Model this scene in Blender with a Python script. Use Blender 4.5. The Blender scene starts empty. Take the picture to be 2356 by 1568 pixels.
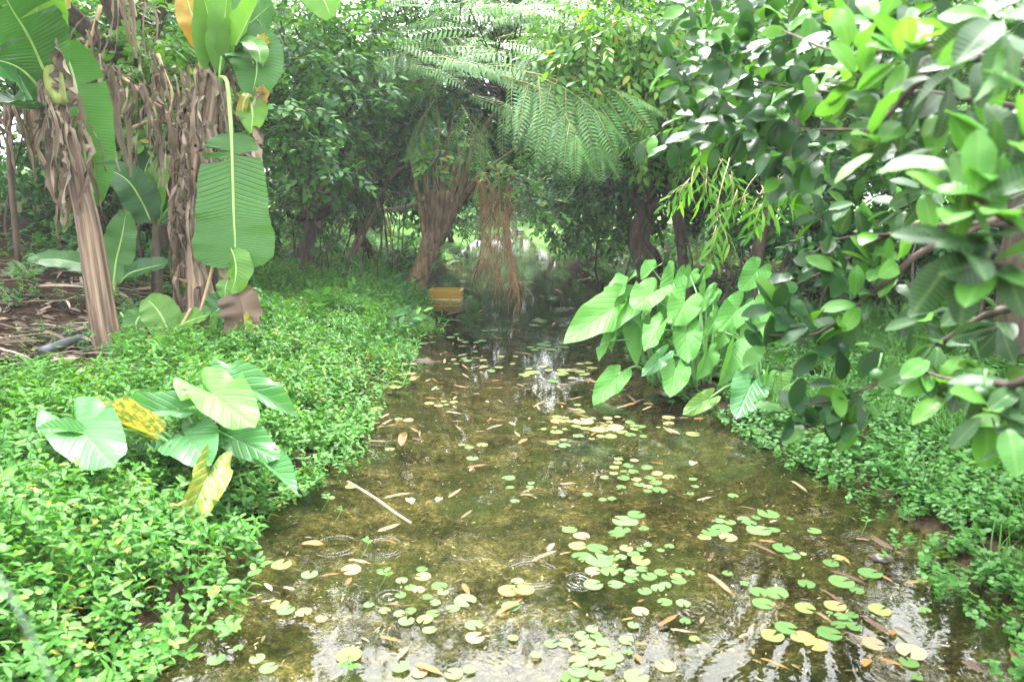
import bpy, math, random
import numpy as np
from mathutils import Vector, Matrix

rng = np.random.default_rng(11)
random.seed(11)
S = bpy.context.scene
C = S.collection

# ------------------------------------------------------------------ camera
PITCH = math.radians(11.3)
CAM = np.array([0.0, 0.0, 1.7])
FPX = 1682.0                      # focal length in pixels of a 2356 x 1568 picture
cam_d = bpy.data.cameras.new('camera')
cam = bpy.data.objects.new('camera', cam_d)
C.objects.link(cam)
cam.location = CAM
cam.rotation_euler = (math.pi / 2 - PITCH, 0, 0)
cam_d.sensor_width = 36.0
cam_d.lens = 36.0 * FPX / 2356.0
cam_d.clip_start = 0.05
cam_d.clip_end = 600
cam_d.dof.use_dof = True
cam_d.dof.focus_distance = 7.5
cam_d.dof.aperture_fstop = 3.6
S.camera = cam

# ------------------------------------------------------------------ sky and sun (overcast, rain)
SUN_EL, SUN_AZ = math.radians(66), math.radians(-6)
world = bpy.data.worlds.new('World')
S.world = world
world.use_nodes = True
wn = world.node_tree.nodes
wl = world.node_tree.links
wn.clear()
sky = wn.new('ShaderNodeTexSky')
sky.sky_type = 'NISHITA'
sky.sun_disc = False
sky.sun_elevation = SUN_EL
sky.sun_rotation = SUN_AZ
sky.air_density = 1.0
sky.dust_density = 6.0
sky.ozone_density = 1.0
hsv = wn.new('ShaderNodeHueSaturation')
hsv.inputs['Saturation'].default_value = 0.08
bg = wn.new('ShaderNodeBackground')
bg.inputs['Strength'].default_value = 0.15
wo = wn.new('ShaderNodeOutputWorld')
wl.new(sky.outputs[0], hsv.inputs['Color'])
wl.new(hsv.outputs[0], bg.inputs['Color'])
wl.new(bg.outputs[0], wo.inputs['Surface'])
sun_d = bpy.data.lights.new('sun', 'SUN')
sun_d.energy = 0.6
sun_d.angle = math.radians(25)
sun_d.color = (1.0, 0.97, 0.92)
sun = bpy.data.objects.new('sun', sun_d)
C.objects.link(sun)
# the veiled sun stands high above the far end of the stream, a little to the left
sun.rotation_euler = (math.radians(-24), 0, math.radians(6))
S.view_settings.view_transform = 'Standard'
S.view_settings.look = 'None'
S.view_settings.gamma = 1.0
S.view_settings.use_curve_mapping = False
S.view_settings.exposure = 3.9
S.render.engine = 'CYCLES'
S.cycles.max_bounces = 8
S.cycles.transparent_max_bounces = 12
S.cycles.diffuse_bounces = 4
S.cycles.use_denoising = True

# ------------------------------------------------------------------ picture helpers
SA, CA = math.sin(PITCH), math.cos(PITCH)
RIGHT = np.array([1.0, 0, 0]); UPV = np.array([0, SA, CA]); FWD = np.array([0, CA, -SA])

def ray(px, py):
    return RIGHT * ((px - 1178) / FPX) - UPV * ((py - 784) / FPX) + FWD

def pt(px, py, d):                         # point at a depth (metres along the view axis)
    return CAM + ray(px, py) * d

def gp(px, py, z=0.0):                     # point on a level plane
    r = ray(px, py)
    return CAM + r * ((z - CAM[2]) / r[2])

def proj(p):
    v = np.asarray(p) - CAM
    d = v @ FWD
    return 1178 + FPX * (v @ RIGHT) / d, 784 - FPX * (v @ UPV) / d, d

K4 = 2356 / 4096
CROPS = {'TL': (0, 0), 'TC': (1000, 0), 'TM': (2000, 0), 'TR': (2896, 0), 'ML': (0, 900), 'MC': (1000, 900), 'MM': (2000, 900),
         'MR': (2896, 900), 'BL': (0, 1826), 'BC': (1000, 1826), 'BM': (2000, 1826), 'BR': (2896, 1826)}

def cp(crop, x, y):                        # pixel of a study crop -> pixel of the 2356 wide picture
    ox, oy = CROPS[crop]
    k = 1200 / 2091
    return (ox + x * k) * K4, (oy + y * k) * K4

def cpt(crop, x, y, d):
    return pt(*cp(crop, x, y), d)

ORD = 'first second third fourth fifth sixth seventh eighth ninth tenth eleventh twelfth thirteenth fourteenth fifteenth sixteenth seventeenth eighteenth nineteenth twentieth'.split()

# ------------------------------------------------------------------ mesh helpers
def norm(v):
    v = np.asarray(v, float)
    return v / np.maximum(np.linalg.norm(v, axis=-1, keepdims=True), 1e-9)

def frames(d, n):                          # rotation matrices: y along d, z near n
    y = norm(d)
    x = norm(np.cross(y, n))
    z = np.cross(x, y)
    return np.stack([x, y, z], axis=-1)

class Acc:
    def __init__(s):
        s.V, s.F, s.M, s.U, s.n = [], [], [], [], 0
    def add(s, V, F, m=0, uv=None):
        V = np.asarray(V, float); F = np.asarray(F, int)
        s.V.append(V); s.F.append(F + s.n)
        s.M.append(np.full(len(F), m) if np.isscalar(m) else np.asarray(m))
        s.U.append(np.zeros((len(V), 2)) if uv is None else np.asarray(uv, float))
        s.n += len(V)
        return s
    def inst(s, tpl, R, T, sc):
        V, F, M = tpl
        N = len(T)
        if N == 0:
            return s
        sc = np.broadcast_to(np.asarray(sc, float), (N,))
        W = np.einsum('nij,vj->nvi', R, V) * sc[:, None, None] + np.asarray(T)[:, None, :]
        G = F[None] + (np.arange(N) * len(V))[:, None, None]
        return s.add(W.reshape(-1, 3), G.reshape(-1, 3), np.tile(M, N))
    def get(s):
        return np.concatenate(s.V), np.concatenate(s.F), np.concatenate(s.M), np.concatenate(s.U)
    def tpl(s):
        V, F, M, U = s.get()
        return V, F, M

def mesh(name, V, F, M=None, mats=(), uv=None, smooth=True):
    me = bpy.data.meshes.new(name)
    V = np.ascontiguousarray(V, dtype=np.float32); F = np.ascontiguousarray(F, dtype=np.int32)
    me.vertices.add(len(V)); me.vertices.foreach_set('co', V.ravel())
    me.loops.add(F.size); me.loops.foreach_set('vertex_index', F.ravel())
    me.polygons.add(len(F))
    me.polygons.foreach_set('loop_start', np.arange(0, F.size, 3, dtype=np.int32))
    if M is not None:
        me.polygons.foreach_set('material_index', np.ascontiguousarray(M, dtype=np.int32))
    me.polygons.foreach_set('use_smooth', np.full(len(F), smooth))
    for m in mats:
        me.materials.append(m)
    if uv is not None:
        l = me.uv_layers.new(name='UVMap')
        l.data.foreach_set('uv', np.ascontiguousarray(uv[F.ravel()], dtype=np.float32).ravel())
    me.update(calc_edges=True)
    me.validate()
    return me

BASE = {}

def tag(o, label=None, cat=None, group=None, kind=None):
    if label: o['label'] = label
    if cat: o['category'] = cat
    if group: o['group'] = group
    if kind: o['kind'] = kind
    return o

def empty(name, loc, label, cat, group=None):
    o = bpy.data.objects.new(name, None)
    C.objects.link(o)
    o.empty_display_size = 0.1
    o.location = loc
    BASE[o.name] = np.array(loc, float)
    return tag(o, label, cat, group)

def obj(name, acc, mats, parent=None, uv=False, smooth=True, kind=None, label=None):
    """one mesh object from an Acc in world coordinates"""
    V, F, M, U = acc.get()
    b = np.zeros(3)
    if parent is not None:
        b = BASE[parent.name]
    else:
        b = np.array([V[:, 0].mean(), V[:, 1].mean(), V[:, 2].min()])
    me = mesh(name, V - b, F, M, mats, U if uv else None, smooth)
    o = bpy.data.objects.new(name, me)
    C.objects.link(o)
    if parent is not None:
        o.parent = parent
    else:
        o.location = b
    BASE[o.name] = b
    if kind: o['kind'] = kind
    if label: o['label'] = label
    return o

def place(name, me, R, T, sc, parent=None, kind=None, label=None):
    """an object sharing mesh data, at a world position"""
    o = bpy.data.objects.new(name, me)
    C.objects.link(o)
    b = np.zeros(3)
    if parent is not None:
        o.parent = parent
        b = BASE[parent.name]
    m = Matrix([[*(R[i] * sc), (T - b)[i]] for i in range(3)] + [[0, 0, 0, 1]])
    o.matrix_basis = m
    if kind: o['kind'] = kind
    if label: o['label'] = label
    return o

def smooth_path(P, n):
    P = np.asarray(P, float)
    if len(P) < 3:
        t = np.linspace(0, 1, n)[:, None]
        return P[0] * (1 - t) + P[-1] * t
    Q = np.vstack([2 * P[0] - P[1], P, 2 * P[-1] - P[-2]])
    out = []
    for u in np.linspace(0, len(P) - 1, n):
        i = min(int(u), len(P) - 2); t = u - i
        a, b, c, d = Q[i:i + 4]
        out.append(0.5 * (2 * b + (c - a) * t + (2 * a - 5 * b + 4 * c - d) * t * t + (3 * b - a - 3 * c + d) * t ** 3))
    return np.array(out)

def tube(P, r, sides=6, m=0, acc=None, bumpy=0.0, ridge=0.0):
    acc = acc or Acc()
    P = np.asarray(P, float); n = len(P)
    r = np.interp(np.linspace(0, 1, n), np.linspace(0, 1, len(np.atleast_1d(r))), np.atleast_1d(r)) if not np.isscalar(r) else np.full(n, r)
    T = norm(np.gradient(P, axis=0))
    ref = np.array([0.31, 0.9, 0.2]) if abs(T[0] @ np.array([0, 0, 1.0])) > .6 else np.array([0, 0, 1.0])
    X = norm(np.cross(T, ref)); Y = np.cross(T, X)
    a = np.linspace(0, 2 * np.pi, sides, endpoint=False)
    rr = r[:, None] * (1 + (bumpy * rng.standard_normal((n, sides)) if bumpy else 0))
    if ridge:
        tt = np.linspace(0, 6, n)[:, None]
        rr = rr * (1 + ridge * (np.sin(3 * a[None] + tt) + .7 * np.sin(5 * a[None] - tt * .6 + 1) + .5 * np.sin(8 * a[None] + tt * .4 + 2)))
    V = P[:, None] + (np.cos(a)[None, :, None] * X[:, None] + np.sin(a)[None, :, None] * Y[:, None]) * rr[:, :, None]
    uv = np.stack(np.broadcast_arrays((a / (2 * np.pi))[None, :], np.linspace(0, 1, n)[:, None]), -1).reshape(-1, 2)
    V = V.reshape(-1, 3)
    i = np.arange(n - 1)[:, None] * sides; j = np.arange(sides)[None]; k = (j + 1) % sides
    A = (i + j).ravel(); B = (i + k).ravel(); D = (i + sides + j).ravel(); E = (i + sides + k).ravel()
    F = np.concatenate([np.stack([A, B, E], 1), np.stack([A, E, D], 1)])
    V = np.vstack([V, P[0], P[-1]]); c0, c1 = len(V) - 2, len(V) - 1
    j = np.arange(sides); k = (j + 1) % sides
    F = np.vstack([F, np.stack([np.full(sides, c0), k, j], 1), np.stack([np.full(sides, c1), (n - 1) * sides + j, (n - 1) * sides + k], 1)])
    uv = np.vstack([uv, [0, 0], [0, 1]])
    return acc.add(V, F, m, uv)

PROF = {'ovate': lambda t: (t ** .55) * ((1 - t) ** .85) / .46,
        'lance': lambda t: (t ** .5) * ((1 - t) ** .7) / .5,
        'ellip': lambda t: np.sin(np.pi * t) ** .75,
        'obov': lambda t: np.clip(np.sin(np.pi * t ** 1.15), 0, 1) ** .6,
        'round': lambda t: 2 * np.sqrt(np.clip(t * (1 - t), 0, 1))}

def leaf_tpl(L=1., W=.4, seg=4, fold=.2, droop=.15, prof='ovate', m=0, wave=0.0):
    t = np.linspace(0, 1, seg + 1)
    if prof in ('obov', 'round', 'ellip'): t = .6 * (1 - np.cos(np.pi * t)) / 2 + .4 * t
    w = PROF[prof](t) * W / 2
    V = [[0, 0, 0]]
    for i in range(1, seg):
        z = -droop * t[i] ** 2 * L
        wv = wave * W * math.sin(i * 2.1)
        V += [[-w[i], t[i] * L, z + fold * w[i] + wv], [0, t[i] * L, z], [w[i], t[i] * L, z + fold * w[i] - wv]]
    V.append([0, L, -droop * L])
    F = [[0, 2, 1], [0, 3, 2]]
    for i in range(seg - 2):
        a = 1 + 3 * i
        F += [[a, a + 1, a + 4], [a, a + 4, a + 3], [a + 1, a + 2, a + 5], [a + 1, a + 5, a + 4]]
    a = 1 + 3 * (seg - 2); e = len(V) - 1
    F += [[a, a + 1, e], [a + 1, a + 2, e]]
    F = np.array(F)
    V = np.array(V, float)
    nrm = np.cross(V[F[0, 1]] - V[F[0, 0]], V[F[0, 2]] - V[F[0, 0]])
    if nrm[2] < 0:
        F = F[:, ::-1]
    return V, F, np.full(len(F), m)

def leaf_uv(V, L, W):
    return np.stack([V[:, 0] / W + .5, V[:, 1] / L], -1)

def one(R):
    return np.asarray(R)[None]

def spray_tpl(leaf, n=9, L=.45, ang=55, leafs=(.8, 1.1), droop=.1, wood=1, tw=.004, opp=False, tilt=.35, hang=0.0):
    a = Acc()
    P = np.array([[0.02 * math.sin(3 * t), t * L, -droop * L * t * t] for t in np.linspace(0, 1, 4)])
    tube(P, [tw, tw * .5], 3, wood, a)
    for i in range(n):
        t = (i + 1) / (n + .5)
        if opp: t = (i // 2 + 1) / (n // 2 + 1)
        s = 1 if i % 2 else -1
        base = np.array([0, t * L, -droop * L * t * t])
        th = math.radians(ang * random.uniform(.75, 1.2)) * s
        if i == n - 1: th *= .2
        d = np.array([math.sin(th), math.cos(th), -hang + random.uniform(-.25, .15)])
        nn = np.array([random.uniform(-tilt, tilt), random.uniform(-tilt, tilt), 1.0])
        a.inst(leaf, one(frames(d, nn)), one(base), random.uniform(*leafs))
    return a.tpl()

def rand_dirs(n):
    return norm(rng.standard_normal((n, 3)))

# ------------------------------------------------------------------ materials
def nt(name):
    m = bpy.data.materials.new(name)
    m.use_nodes = True
    n = m.node_tree.nodes
    n.clear()
    out = n.new('ShaderNodeOutputMaterial')
    return m, n, m.node_tree.links, out

def ramp(n, stops):
    r = n.new('ShaderNodeValToRGB')
    e = r.color_ramp.elements
    while len(e) < len(stops): e.new(.5)
    for el, (p, c) in zip(e, stops):
        el.position = p; el.color = (*c, 1)
    return r

def math_node(n, l, op, a, b=None, c=None):
    k = n.new('ShaderNodeMath'); k.operation = op
    for i, v in enumerate((a, b, c)):
        if v is None: continue
        if isinstance(v, (int, float)): k.inputs[i].default_value = v
        else: l.new(v, k.inputs[i])
    return k.outputs[0]

def leaf_mat(name, stops, rough=.42, transl=.32, spec=.5, tr_gain=(1.35, 1.25, .55), veins=None, noise=.25, rand='island', spots=None, coat=0.0, alb=.62):
    """leaf: colour varies leaf by leaf, light shines through; veins=(frequency, slant, relief, paleness) runs along the UVs"""
    m, n, l, out = nt(name)
    if rand == 'island':
        src = n.new('ShaderNodeNewGeometry').outputs['Random Per Island']
    else:
        src = n.new('ShaderNodeObjectInfo').outputs['Random']
    tc = n.new('ShaderNodeTexCoord')
    nz = n.new('ShaderNodeTexNoise'); nz.inputs['Scale'].default_value = 1.6 if rand == 'island' else 14.0; nz.inputs['Detail'].default_value = 3
    l.new(tc.outputs['Object'], nz.inputs['Vector'])
    f = math_node(n, l, 'ADD', src, math_node(n, l, 'MULTIPLY', math_node(n, l, 'SUBTRACT', nz.outputs['Fac'], .5), noise * 2))
    stops = [(q, (c[0] * .84, c[1], c[2] * .68) if c[1] > c[0] * 1.4 else c) for q, c in stops]
    r = ramp(n, [(q, tuple(v * alb for v in c)) for q, c in stops]); l.new(f, r.inputs[0])
    col = r.outputs['Color']
    p = n.new('ShaderNodeBsdfPrincipled')
    p.inputs['Roughness'].default_value = rough
    p.inputs['Specular IOR Level'].default_value = spec * .7
    if coat: p.inputs['Coat Weight'].default_value = coat; p.inputs['Coat Roughness'].default_value = .15
    if veins:
        fr, sl, rel, pale = veins
        sep = n.new('ShaderNodeSeparateXYZ'); l.new(tc.outputs['UV'], sep.inputs[0])
        au = math_node(n, l, 'ABSOLUTE', math_node(n, l, 'SUBTRACT', sep.outputs[0], .5))
        ph = math_node(n, l, 'MULTIPLY', math_node(n, l, 'SUBTRACT', sep.outputs[1], math_node(n, l, 'MULTIPLY', au, sl)), fr * 2 * math.pi)
        w = math_node(n, l, 'SINE', ph)
        w01 = math_node(n, l, 'MULTIPLY_ADD', w, .5, .5)
        thin = math_node(n, l, 'POWER', w01, 7 if pale else 1.5)
        mid = math_node(n, l, 'SUBTRACT', 1.0, math_node(n, l, 'MULTIPLY', au, 26)); mid = math_node(n, l, 'MAXIMUM', mid, 0)
        v = math_node(n, l, 'MAXIMUM', thin, mid)
        if pale:
            mx = n.new('ShaderNodeMix'); mx.data_type = 'RGBA'
            l.new(math_node(n, l, 'MULTIPLY', v, pale), mx.inputs['Factor'])
            l.new(col, mx.inputs['A']); mx.inputs['B'].default_value = (.30, .42, .20, 1)
            col = mx.outputs['Result']
        b = n.new('ShaderNodeBump'); b.inputs['Strength'].default_value = 1.0; b.inputs['Distance'].default_value = rel
        l.new(math_node(n, l, 'MULTIPLY', v, -1), b.inputs['Height']); l.new(b.outputs[0], p.inputs['Normal'])
    if spots:
        sc, thr, c2 = spots
        n2 = n.new('ShaderNodeTexNoise'); n2.inputs['Scale'].default_value = sc; n2.inputs['Detail'].default_value = 5
        l.new(tc.outputs['Object'], n2.inputs['Vector'])
        r2 = ramp(n, [(thr, (0, 0, 0)), (thr + .08, (1, 1, 1))]); l.new(n2.outputs['Fac'], r2.inputs[0])
        mx = n.new('ShaderNodeMix'); mx.data_type = 'RGBA'
        l.new(r2.outputs['Color'], mx.inputs['Factor']); l.new(col, mx.inputs['A']); mx.inputs['B'].default_value = (*c2, 1)
        col = mx.outputs['Result']
    l.new(col, p.inputs['Base Color'])
    if transl > 0:
        t = n.new('ShaderNodeBsdfTranslucent')
        g = n.new('ShaderNodeMix'); g.data_type = 'RGBA'; g.blend_type = 'MULTIPLY'; g.inputs['Factor'].default_value = 1
        l.new(col, g.inputs['A']); g.inputs['B'].default_value = (*tr_gain, 1)
        l.new(g.outputs['Result'], t.inputs['Color'])
        mx = n.new('ShaderNodeMixShader'); mx.inputs[0].default_value = transl
        l.new(p.outputs[0], mx.inputs[1]); l.new(t.outputs[0], mx.inputs[2])
        l.new(mx.outputs[0], out.inputs[0])
    else:
        l.new(p.outputs[0], out.inputs[0])
    return m

def wood_mat(name, stops, scale=(8, 8, 1.2), rough=.85, relief=.01, detail=6, coord='Object'):
    m, n, l, out = nt(name)
    tc = n.new('ShaderNodeTexCoord')
    mp = n.new('ShaderNodeMapping'); mp.inputs['Scale'].default_value = scale
    l.new(tc.outputs[coord], mp.inputs[0])
    nz = n.new('ShaderNodeTexNoise'); nz.inputs['Scale'].default_value = 2.0; nz.inputs['Detail'].default_value = detail; nz.inputs['Roughness'].default_value = .65
    l.new(mp.outputs[0], nz.inputs['Vector'])
    isl = n.new('ShaderNodeNewGeometry').outputs['Random Per Island']
    f = math_node(n, l, 'ADD', nz.outputs['Fac'], math_node(n, l, 'MULTIPLY', math_node(n, l, 'SUBTRACT', isl, .5), .35))
    r = ramp(n, stops); l.new(f, r.inputs[0])
    p = n.new('ShaderNodeBsdfPrincipled'); p.inputs['Roughness'].default_value = rough
    p.inputs['Specular IOR Level'].default_value = .3
    l.new(r.outputs[0], p.inputs['Base Color'])
    b = n.new('ShaderNodeBump'); b.inputs['Strength'].default_value = .8; b.inputs['Distance'].default_value = relief
    l.new(nz.outputs['Fac'], b.inputs['Height']); l.new(b.outputs[0], p.inputs['Normal'])
    l.new(p.outputs[0], out.inputs[0])
    return m

def plain_mat(name, col, rough=.5, spec=.5, relief=0.0, scale=30, var=.25):
    m, n, l, out = nt(name)
    tc = n.new('ShaderNodeTexCoord')
    nz = n.new('ShaderNodeTexNoise'); nz.inputs['Scale'].default_value = scale; nz.inputs['Detail'].default_value = 5
    l.new(tc.outputs['Object'], nz.inputs['Vector'])
    r = ramp(n, [(.3, tuple(c * (1 - var) for c in col)), (.7, tuple(min(1, c * (1 + var)) for c in col))])
    l.new(nz.outputs['Fac'], r.inputs[0])
    p = n.new('ShaderNodeBsdfPrincipled'); p.inputs['Roughness'].default_value = rough; p.inputs['Specular IOR Level'].default_value = spec
    l.new(r.outputs[0], p.inputs['Base Color'])
    if relief:
        b = n.new('ShaderNodeBump'); b.inputs['Distance'].default_value = relief
        l.new(nz.outputs['Fac'], b.inputs['Height']); l.new(b.outputs[0], p.inputs['Normal'])
    l.new(p.outputs[0], out.inputs[0])
    return m

MT = {}
MT['cover'] = leaf_mat('ground_cover_leaf', [(.0, (.055, .17, .034)), (.35, (.085, .25, .047)), (.7, (.12, .33, .06)), (.985, (.18, .40, .08)), (1., (.3, .30, .06))], .5, .42, .3)
MT['pennywort'] = leaf_mat('round_weed_leaf', [(.0, (.045, .15, .03)), (.5, (.065, .20, .04)), (1., (.10, .26, .055))], .5, .4, .3)
MT['grass'] = leaf_mat('grass_blade', [(.0, (.04, .13, .03)), (.6, (.07, .2, .04)), (1., (.12, .27, .05))], .5, .35)
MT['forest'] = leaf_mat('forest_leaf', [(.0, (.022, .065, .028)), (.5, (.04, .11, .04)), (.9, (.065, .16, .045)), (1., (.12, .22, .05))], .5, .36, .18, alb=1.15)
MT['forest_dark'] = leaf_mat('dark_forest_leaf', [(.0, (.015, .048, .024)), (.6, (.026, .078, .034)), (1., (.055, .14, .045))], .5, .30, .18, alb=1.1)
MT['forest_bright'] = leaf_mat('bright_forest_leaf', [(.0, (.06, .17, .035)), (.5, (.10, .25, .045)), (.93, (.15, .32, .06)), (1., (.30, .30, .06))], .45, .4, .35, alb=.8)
MT['frond'] = leaf_mat('feathery_leaflet', [(.0, (.08, .21, .07)), (.6, (.12, .30, .10)), (1., (.18, .38, .12))], .5, .34)
MT['pomelo_old'] = leaf_mat('mature_glossy_leaf', [(.0, (.020, .062, .030)), (.6, (.032, .090, .038)), (1., (.05, .15, .045))], .34, .28, .30, veins=(9, .5, .0004, .16), rand='object')
MT['pomelo_young'] = leaf_mat('young_glossy_leaf', [(.0, (.08, .25, .05)), (.6, (.115, .32, .06)), (1., (.16, .38, .06))], .34, .38, .34, veins=(9, .5, .0004, .16), rand='object')
MT['pomelo_mass'] = leaf_mat('citrus_leaf', [(.0, (.022, .068, .03)), (.55, (.035, .10, .04)), (.75, (.07, .20, .035)), (1., (.13, .33, .05))], .34, .32, .32)
MT['banana'] = leaf_mat('banana_leaf_green', [(.0, (.05, .17, .035)), (1., (.085, .25, .05))], .36, .34, .5, veins=(40, .12, .0018, 0), rand='object', noise=.3)
MT['banana_rib'] = leaf_mat('banana_leaf_ribbed', [(.0, (.06, .19, .045)), (1., (.095, .27, .06))], .36, .34, .5, veins=(40, .12, .0045, .06), rand='object', noise=.3)
MT['banana_dark'] = leaf_mat('banana_leaf_dark', [(.0, (.03, .12, .04)), (1., (.05, .17, .05))], .32, .28, .5, veins=(36, .12, .0016, 0), rand='object', noise=.3)
MT['banana_new'] = leaf_mat('banana_leaf_new', [(.0, (.12, .28, .05)), (1., (.17, .36, .07))], .35, .4, .5, veins=(36, .12, .0016, 0), rand='object', noise=.3)
MT['banana_yellow'] = leaf_mat('banana_leaf_yellowing', [(.0, (.14, .24, .04)), (.5, (.42, .34, .03)), (1., (.40, .22, .04))], .5, .3, .4, rand='object', noise=.9)
MT['dead'] = leaf_mat('dry_banana_leaf', [(.0, (.11, .085, .065)), (.4, (.26, .205, .15)), (.75, (.42, .35, .27)), (1., (.58, .51, .41))], .8, .12, .2, tr_gain=(1.1, .9, .7), noise=.5, alb=.68)
MT['dead_dark'] = leaf_mat('brown_dead_leaf', [(.0, (.07, .05, .04)), (.6, (.17, .12, .085)), (1., (.30, .22, .16))], .7, .1, .3, tr_gain=(1.1, .9, .7), noise=.5, alb=.68)
MT['taro'] = leaf_mat('taro_leaf', [(.0, (.09, .28, .06)), (1., (.15, .38, .10))], .5, .36, .25, veins=(6.5, .9, .003, .07), rand='object', noise=.12, alb=.66)
MT['taro_blue'] = leaf_mat('taro_leaf_matt', [(.0, (.05, .18, .075)), (1., (.09, .26, .10))], .36, .3, .6, veins=(6.5, .9, .003, .10), rand='object', noise=.12, alb=.72)
MT['taro_yellow'] = leaf_mat('taro_leaf_yellow', [(.0, (.16, .24, .06)), (.3, (.45, .40, .07)), (.6, (.66, .50, .08)), (.85, (.60, .42, .07)), (1., (.3, .17, .05))], .45, .3, .5, veins=(6.5, .9, .003, .1), rand='object', noise=1.3)
MT['taro_turning'] = leaf_mat('taro_leaf_turning', [(.0, (.10, .25, .05)), (.5, (.15, .28, .05)), (1., (.36, .33, .05))], .45, .3, .4, veins=(6.5, .9, .003, .3), rand='object', noise=.9)
MT['petiole'] = plain_mat('petiole_green', (.10, .24, .06), .4, .5, 0, 12)
MT['midrib'] = plain_mat('midrib_pale_green', (.22, .36, .10), .45, .4, 0, 8)
MT['dry_rib'] = plain_mat('midrib_dry', (.33, .24, .14), .7, .3, .002, 20)
MT['pseudostem'] = wood_mat('banana_stem', [(.30, (.018, .012, .010)), (.43, (.075, .05, .034)), (.56, (.19, .135, .09)), (.74, (.34, .27, .19))], (7, 1.3, 1), .75, .010, coord='UV')
MT['stem_green'] = wood_mat('banana_stem_green', [(.25, (.06, .05, .03)), (.45, (.14, .17, .05)), (.7, (.26, .30, .07)), (.9, (.32, .30, .10))], (9, 9, 1.0), .6, .008)
MT['stem_dark'] = wood_mat('young_stem_dark', [(.3, (.025, .016, .014)), (.6, (.07, .045, .03)), (.85, (.14, .11, .05))], (9, 9, 1.0), .6, .006)
MT['bark'] = wood_mat('bark_brown', [(.25, (.015, .011, .009)), (.5, (.04, .03, .022)), (.75, (.09, .07, .05))], (10, 10, 2.0), .9, .012)
MT['bark_light'] = wood_mat('bark_pale', [(.3, (.03, .019, .012)), (.48, (.13, .085, .05)), (.7, (.29, .21, .13))], (10, 10, 1.6), .9, .02)
MT['bark_red'] = wood_mat('root_red', [(.25, (.09, .045, .025)), (.5, (.2, .105, .055)), (.75, (.32, .19, .11))], (10, 10, 1.0), .85, .006)
MT['twig_grey'] = wood_mat('dead_wood', [(.25, (.12, .09, .07)), (.5, (.32, .25, .19)), (.75, (.5, .43, .35))], (10, 10, 3), .9, .008)
MT['culm'] = wood_mat('bamboo_culm', [(.3, (.13, .11, .05)), (.55, (.27, .21, .11)), (.8, (.38, .30, .18))], (4, 4, 3), .5, .002)
MT['fruit'] = plain_mat('green_fruit', (.035, .11, .022), .4, .5, .0006, 160, .15)
MT['pipe'] = plain_mat('grey_plastic', (.075, .08, .095), .5, .5, 0, 6, .2)
MT['crate'] = plain_mat('yellow_plastic', (.30, .19, .015), .4, .5, .0004, 40, .18)
MT['crate_rim'] = plain_mat('pale_yellow_plastic', (.45, .38, .14), .4, .5, 0, 40, .12)
MT['sunken'] = leaf_mat('sunken_leaf', [(.0, (.04, .025, .015)), (.6, (.09, .06, .035)), (1., (.16, .11, .06))], .6, .05, .2, noise=.6, alb=.4)
MT['stone'] = plain_mat('wet_stone', (.035, .027, .018), .5, .5, .01, 9, .4)
MT['petal'] = plain_mat('yellow_petal', (.85, .55, .02), .5, .3, 0, 30, .1)
MT['white_petal'] = plain_mat('white_petal', (.8, .8, .75), .5, .3, 0, 30, .05)
MT['pale_stalk'] = plain_mat('pale_stalk', (.04, .075, .04), .5, .4, 0, 20, .1)
PADC = {'g': [(.0, (.085, .18, .06)), (1., (.14, .26, .10))], 'p': [(.0, (.13, .23, .12)), (1., (.19, .29, .15))], 'y': [(.0, (.18, .25, .07)), (1., (.27, .32, .10))],
        'o': [(.0, (.27, .24, .09)), (1., (.40, .29, .15))], 'r': [(.0, (.46, .26, .07)), (1., (.52, .36, .09))], 't': [(.0, (.25, .22, .13)), (1., (.36, .31, .2))]}
for k, v in PADC.items():
    MT['pad_' + k] = leaf_mat('lily_pad_' + {'g': 'green', 'p': 'pale', 'y': 'yellow_green', 'o': 'olive_tan', 'r': 'orange', 't': 'withered'}[k], v, .65, .1, .16, rand='object', noise=.5, spots=(38, .60, (.14, .09, .03)), alb=.44)
FLC = {'tan': [(.0, (.34, .22, .11)), (1., (.5, .36, .2))], 'orange': [(.0, (.42, .17, .04)), (1., (.56, .30, .08))], 'brown': [(.0, (.13, .08, .045)), (1., (.22, .14, .08))], 'straw': [(.0, (.48, .40, .22)), (1., (.6, .52, .34))]}
for k, v in FLC.items():
    MT['fl_' + k] = leaf_mat('fallen_leaf_' + k, v, .6, .1, .18, tr_gain=(1.1, .9, .6), rand='object', noise=.4, alb=.28)

# ------------------------------------------------------------------ the ground and the stream
LEFT_PX = [(290, 1568), (400, 1490), (470, 1400), (500, 1290), (530, 1215), (640, 1130), (740, 1075), (770, 1000), (870, 860), (945, 760), (955, 715), (975, 680), (1000, 650), (1040, 600), (1068, 572), (1108, 540)]
RIGHT_PX = [(2300, 1568), (2250, 1450), (2150, 1330), (2050, 1230), (1950, 1120), (1790, 1050), (1690, 975), (1560, 905), (1490, 850), (1440, 770), (1400, 680), (1335, 640), (1275, 592), (1212, 540)]
LE = np.array([gp(*p)[:2] for p in LEFT_PX]); RE = np.array([gp(*p)[:2] for p in RIGHT_PX])
LE = LE[np.argsort(LE[:, 1])]; RE = RE[np.argsort(RE[:, 1])]
LE[:, 0] -= np.interp(LE[:, 1], [3, 6], [.14, .03]); RE[:, 0] += np.interp(RE[:, 1], [3, 6], [.12, .04])
LE = np.vstack([[LE[0, 0] - .15, -10], LE, [LE[-1, 0] - .4, 80]]); RE = np.vstack([[RE[0, 0] + .1, -10], RE, [RE[-1, 0] + .2, 80]])

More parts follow.
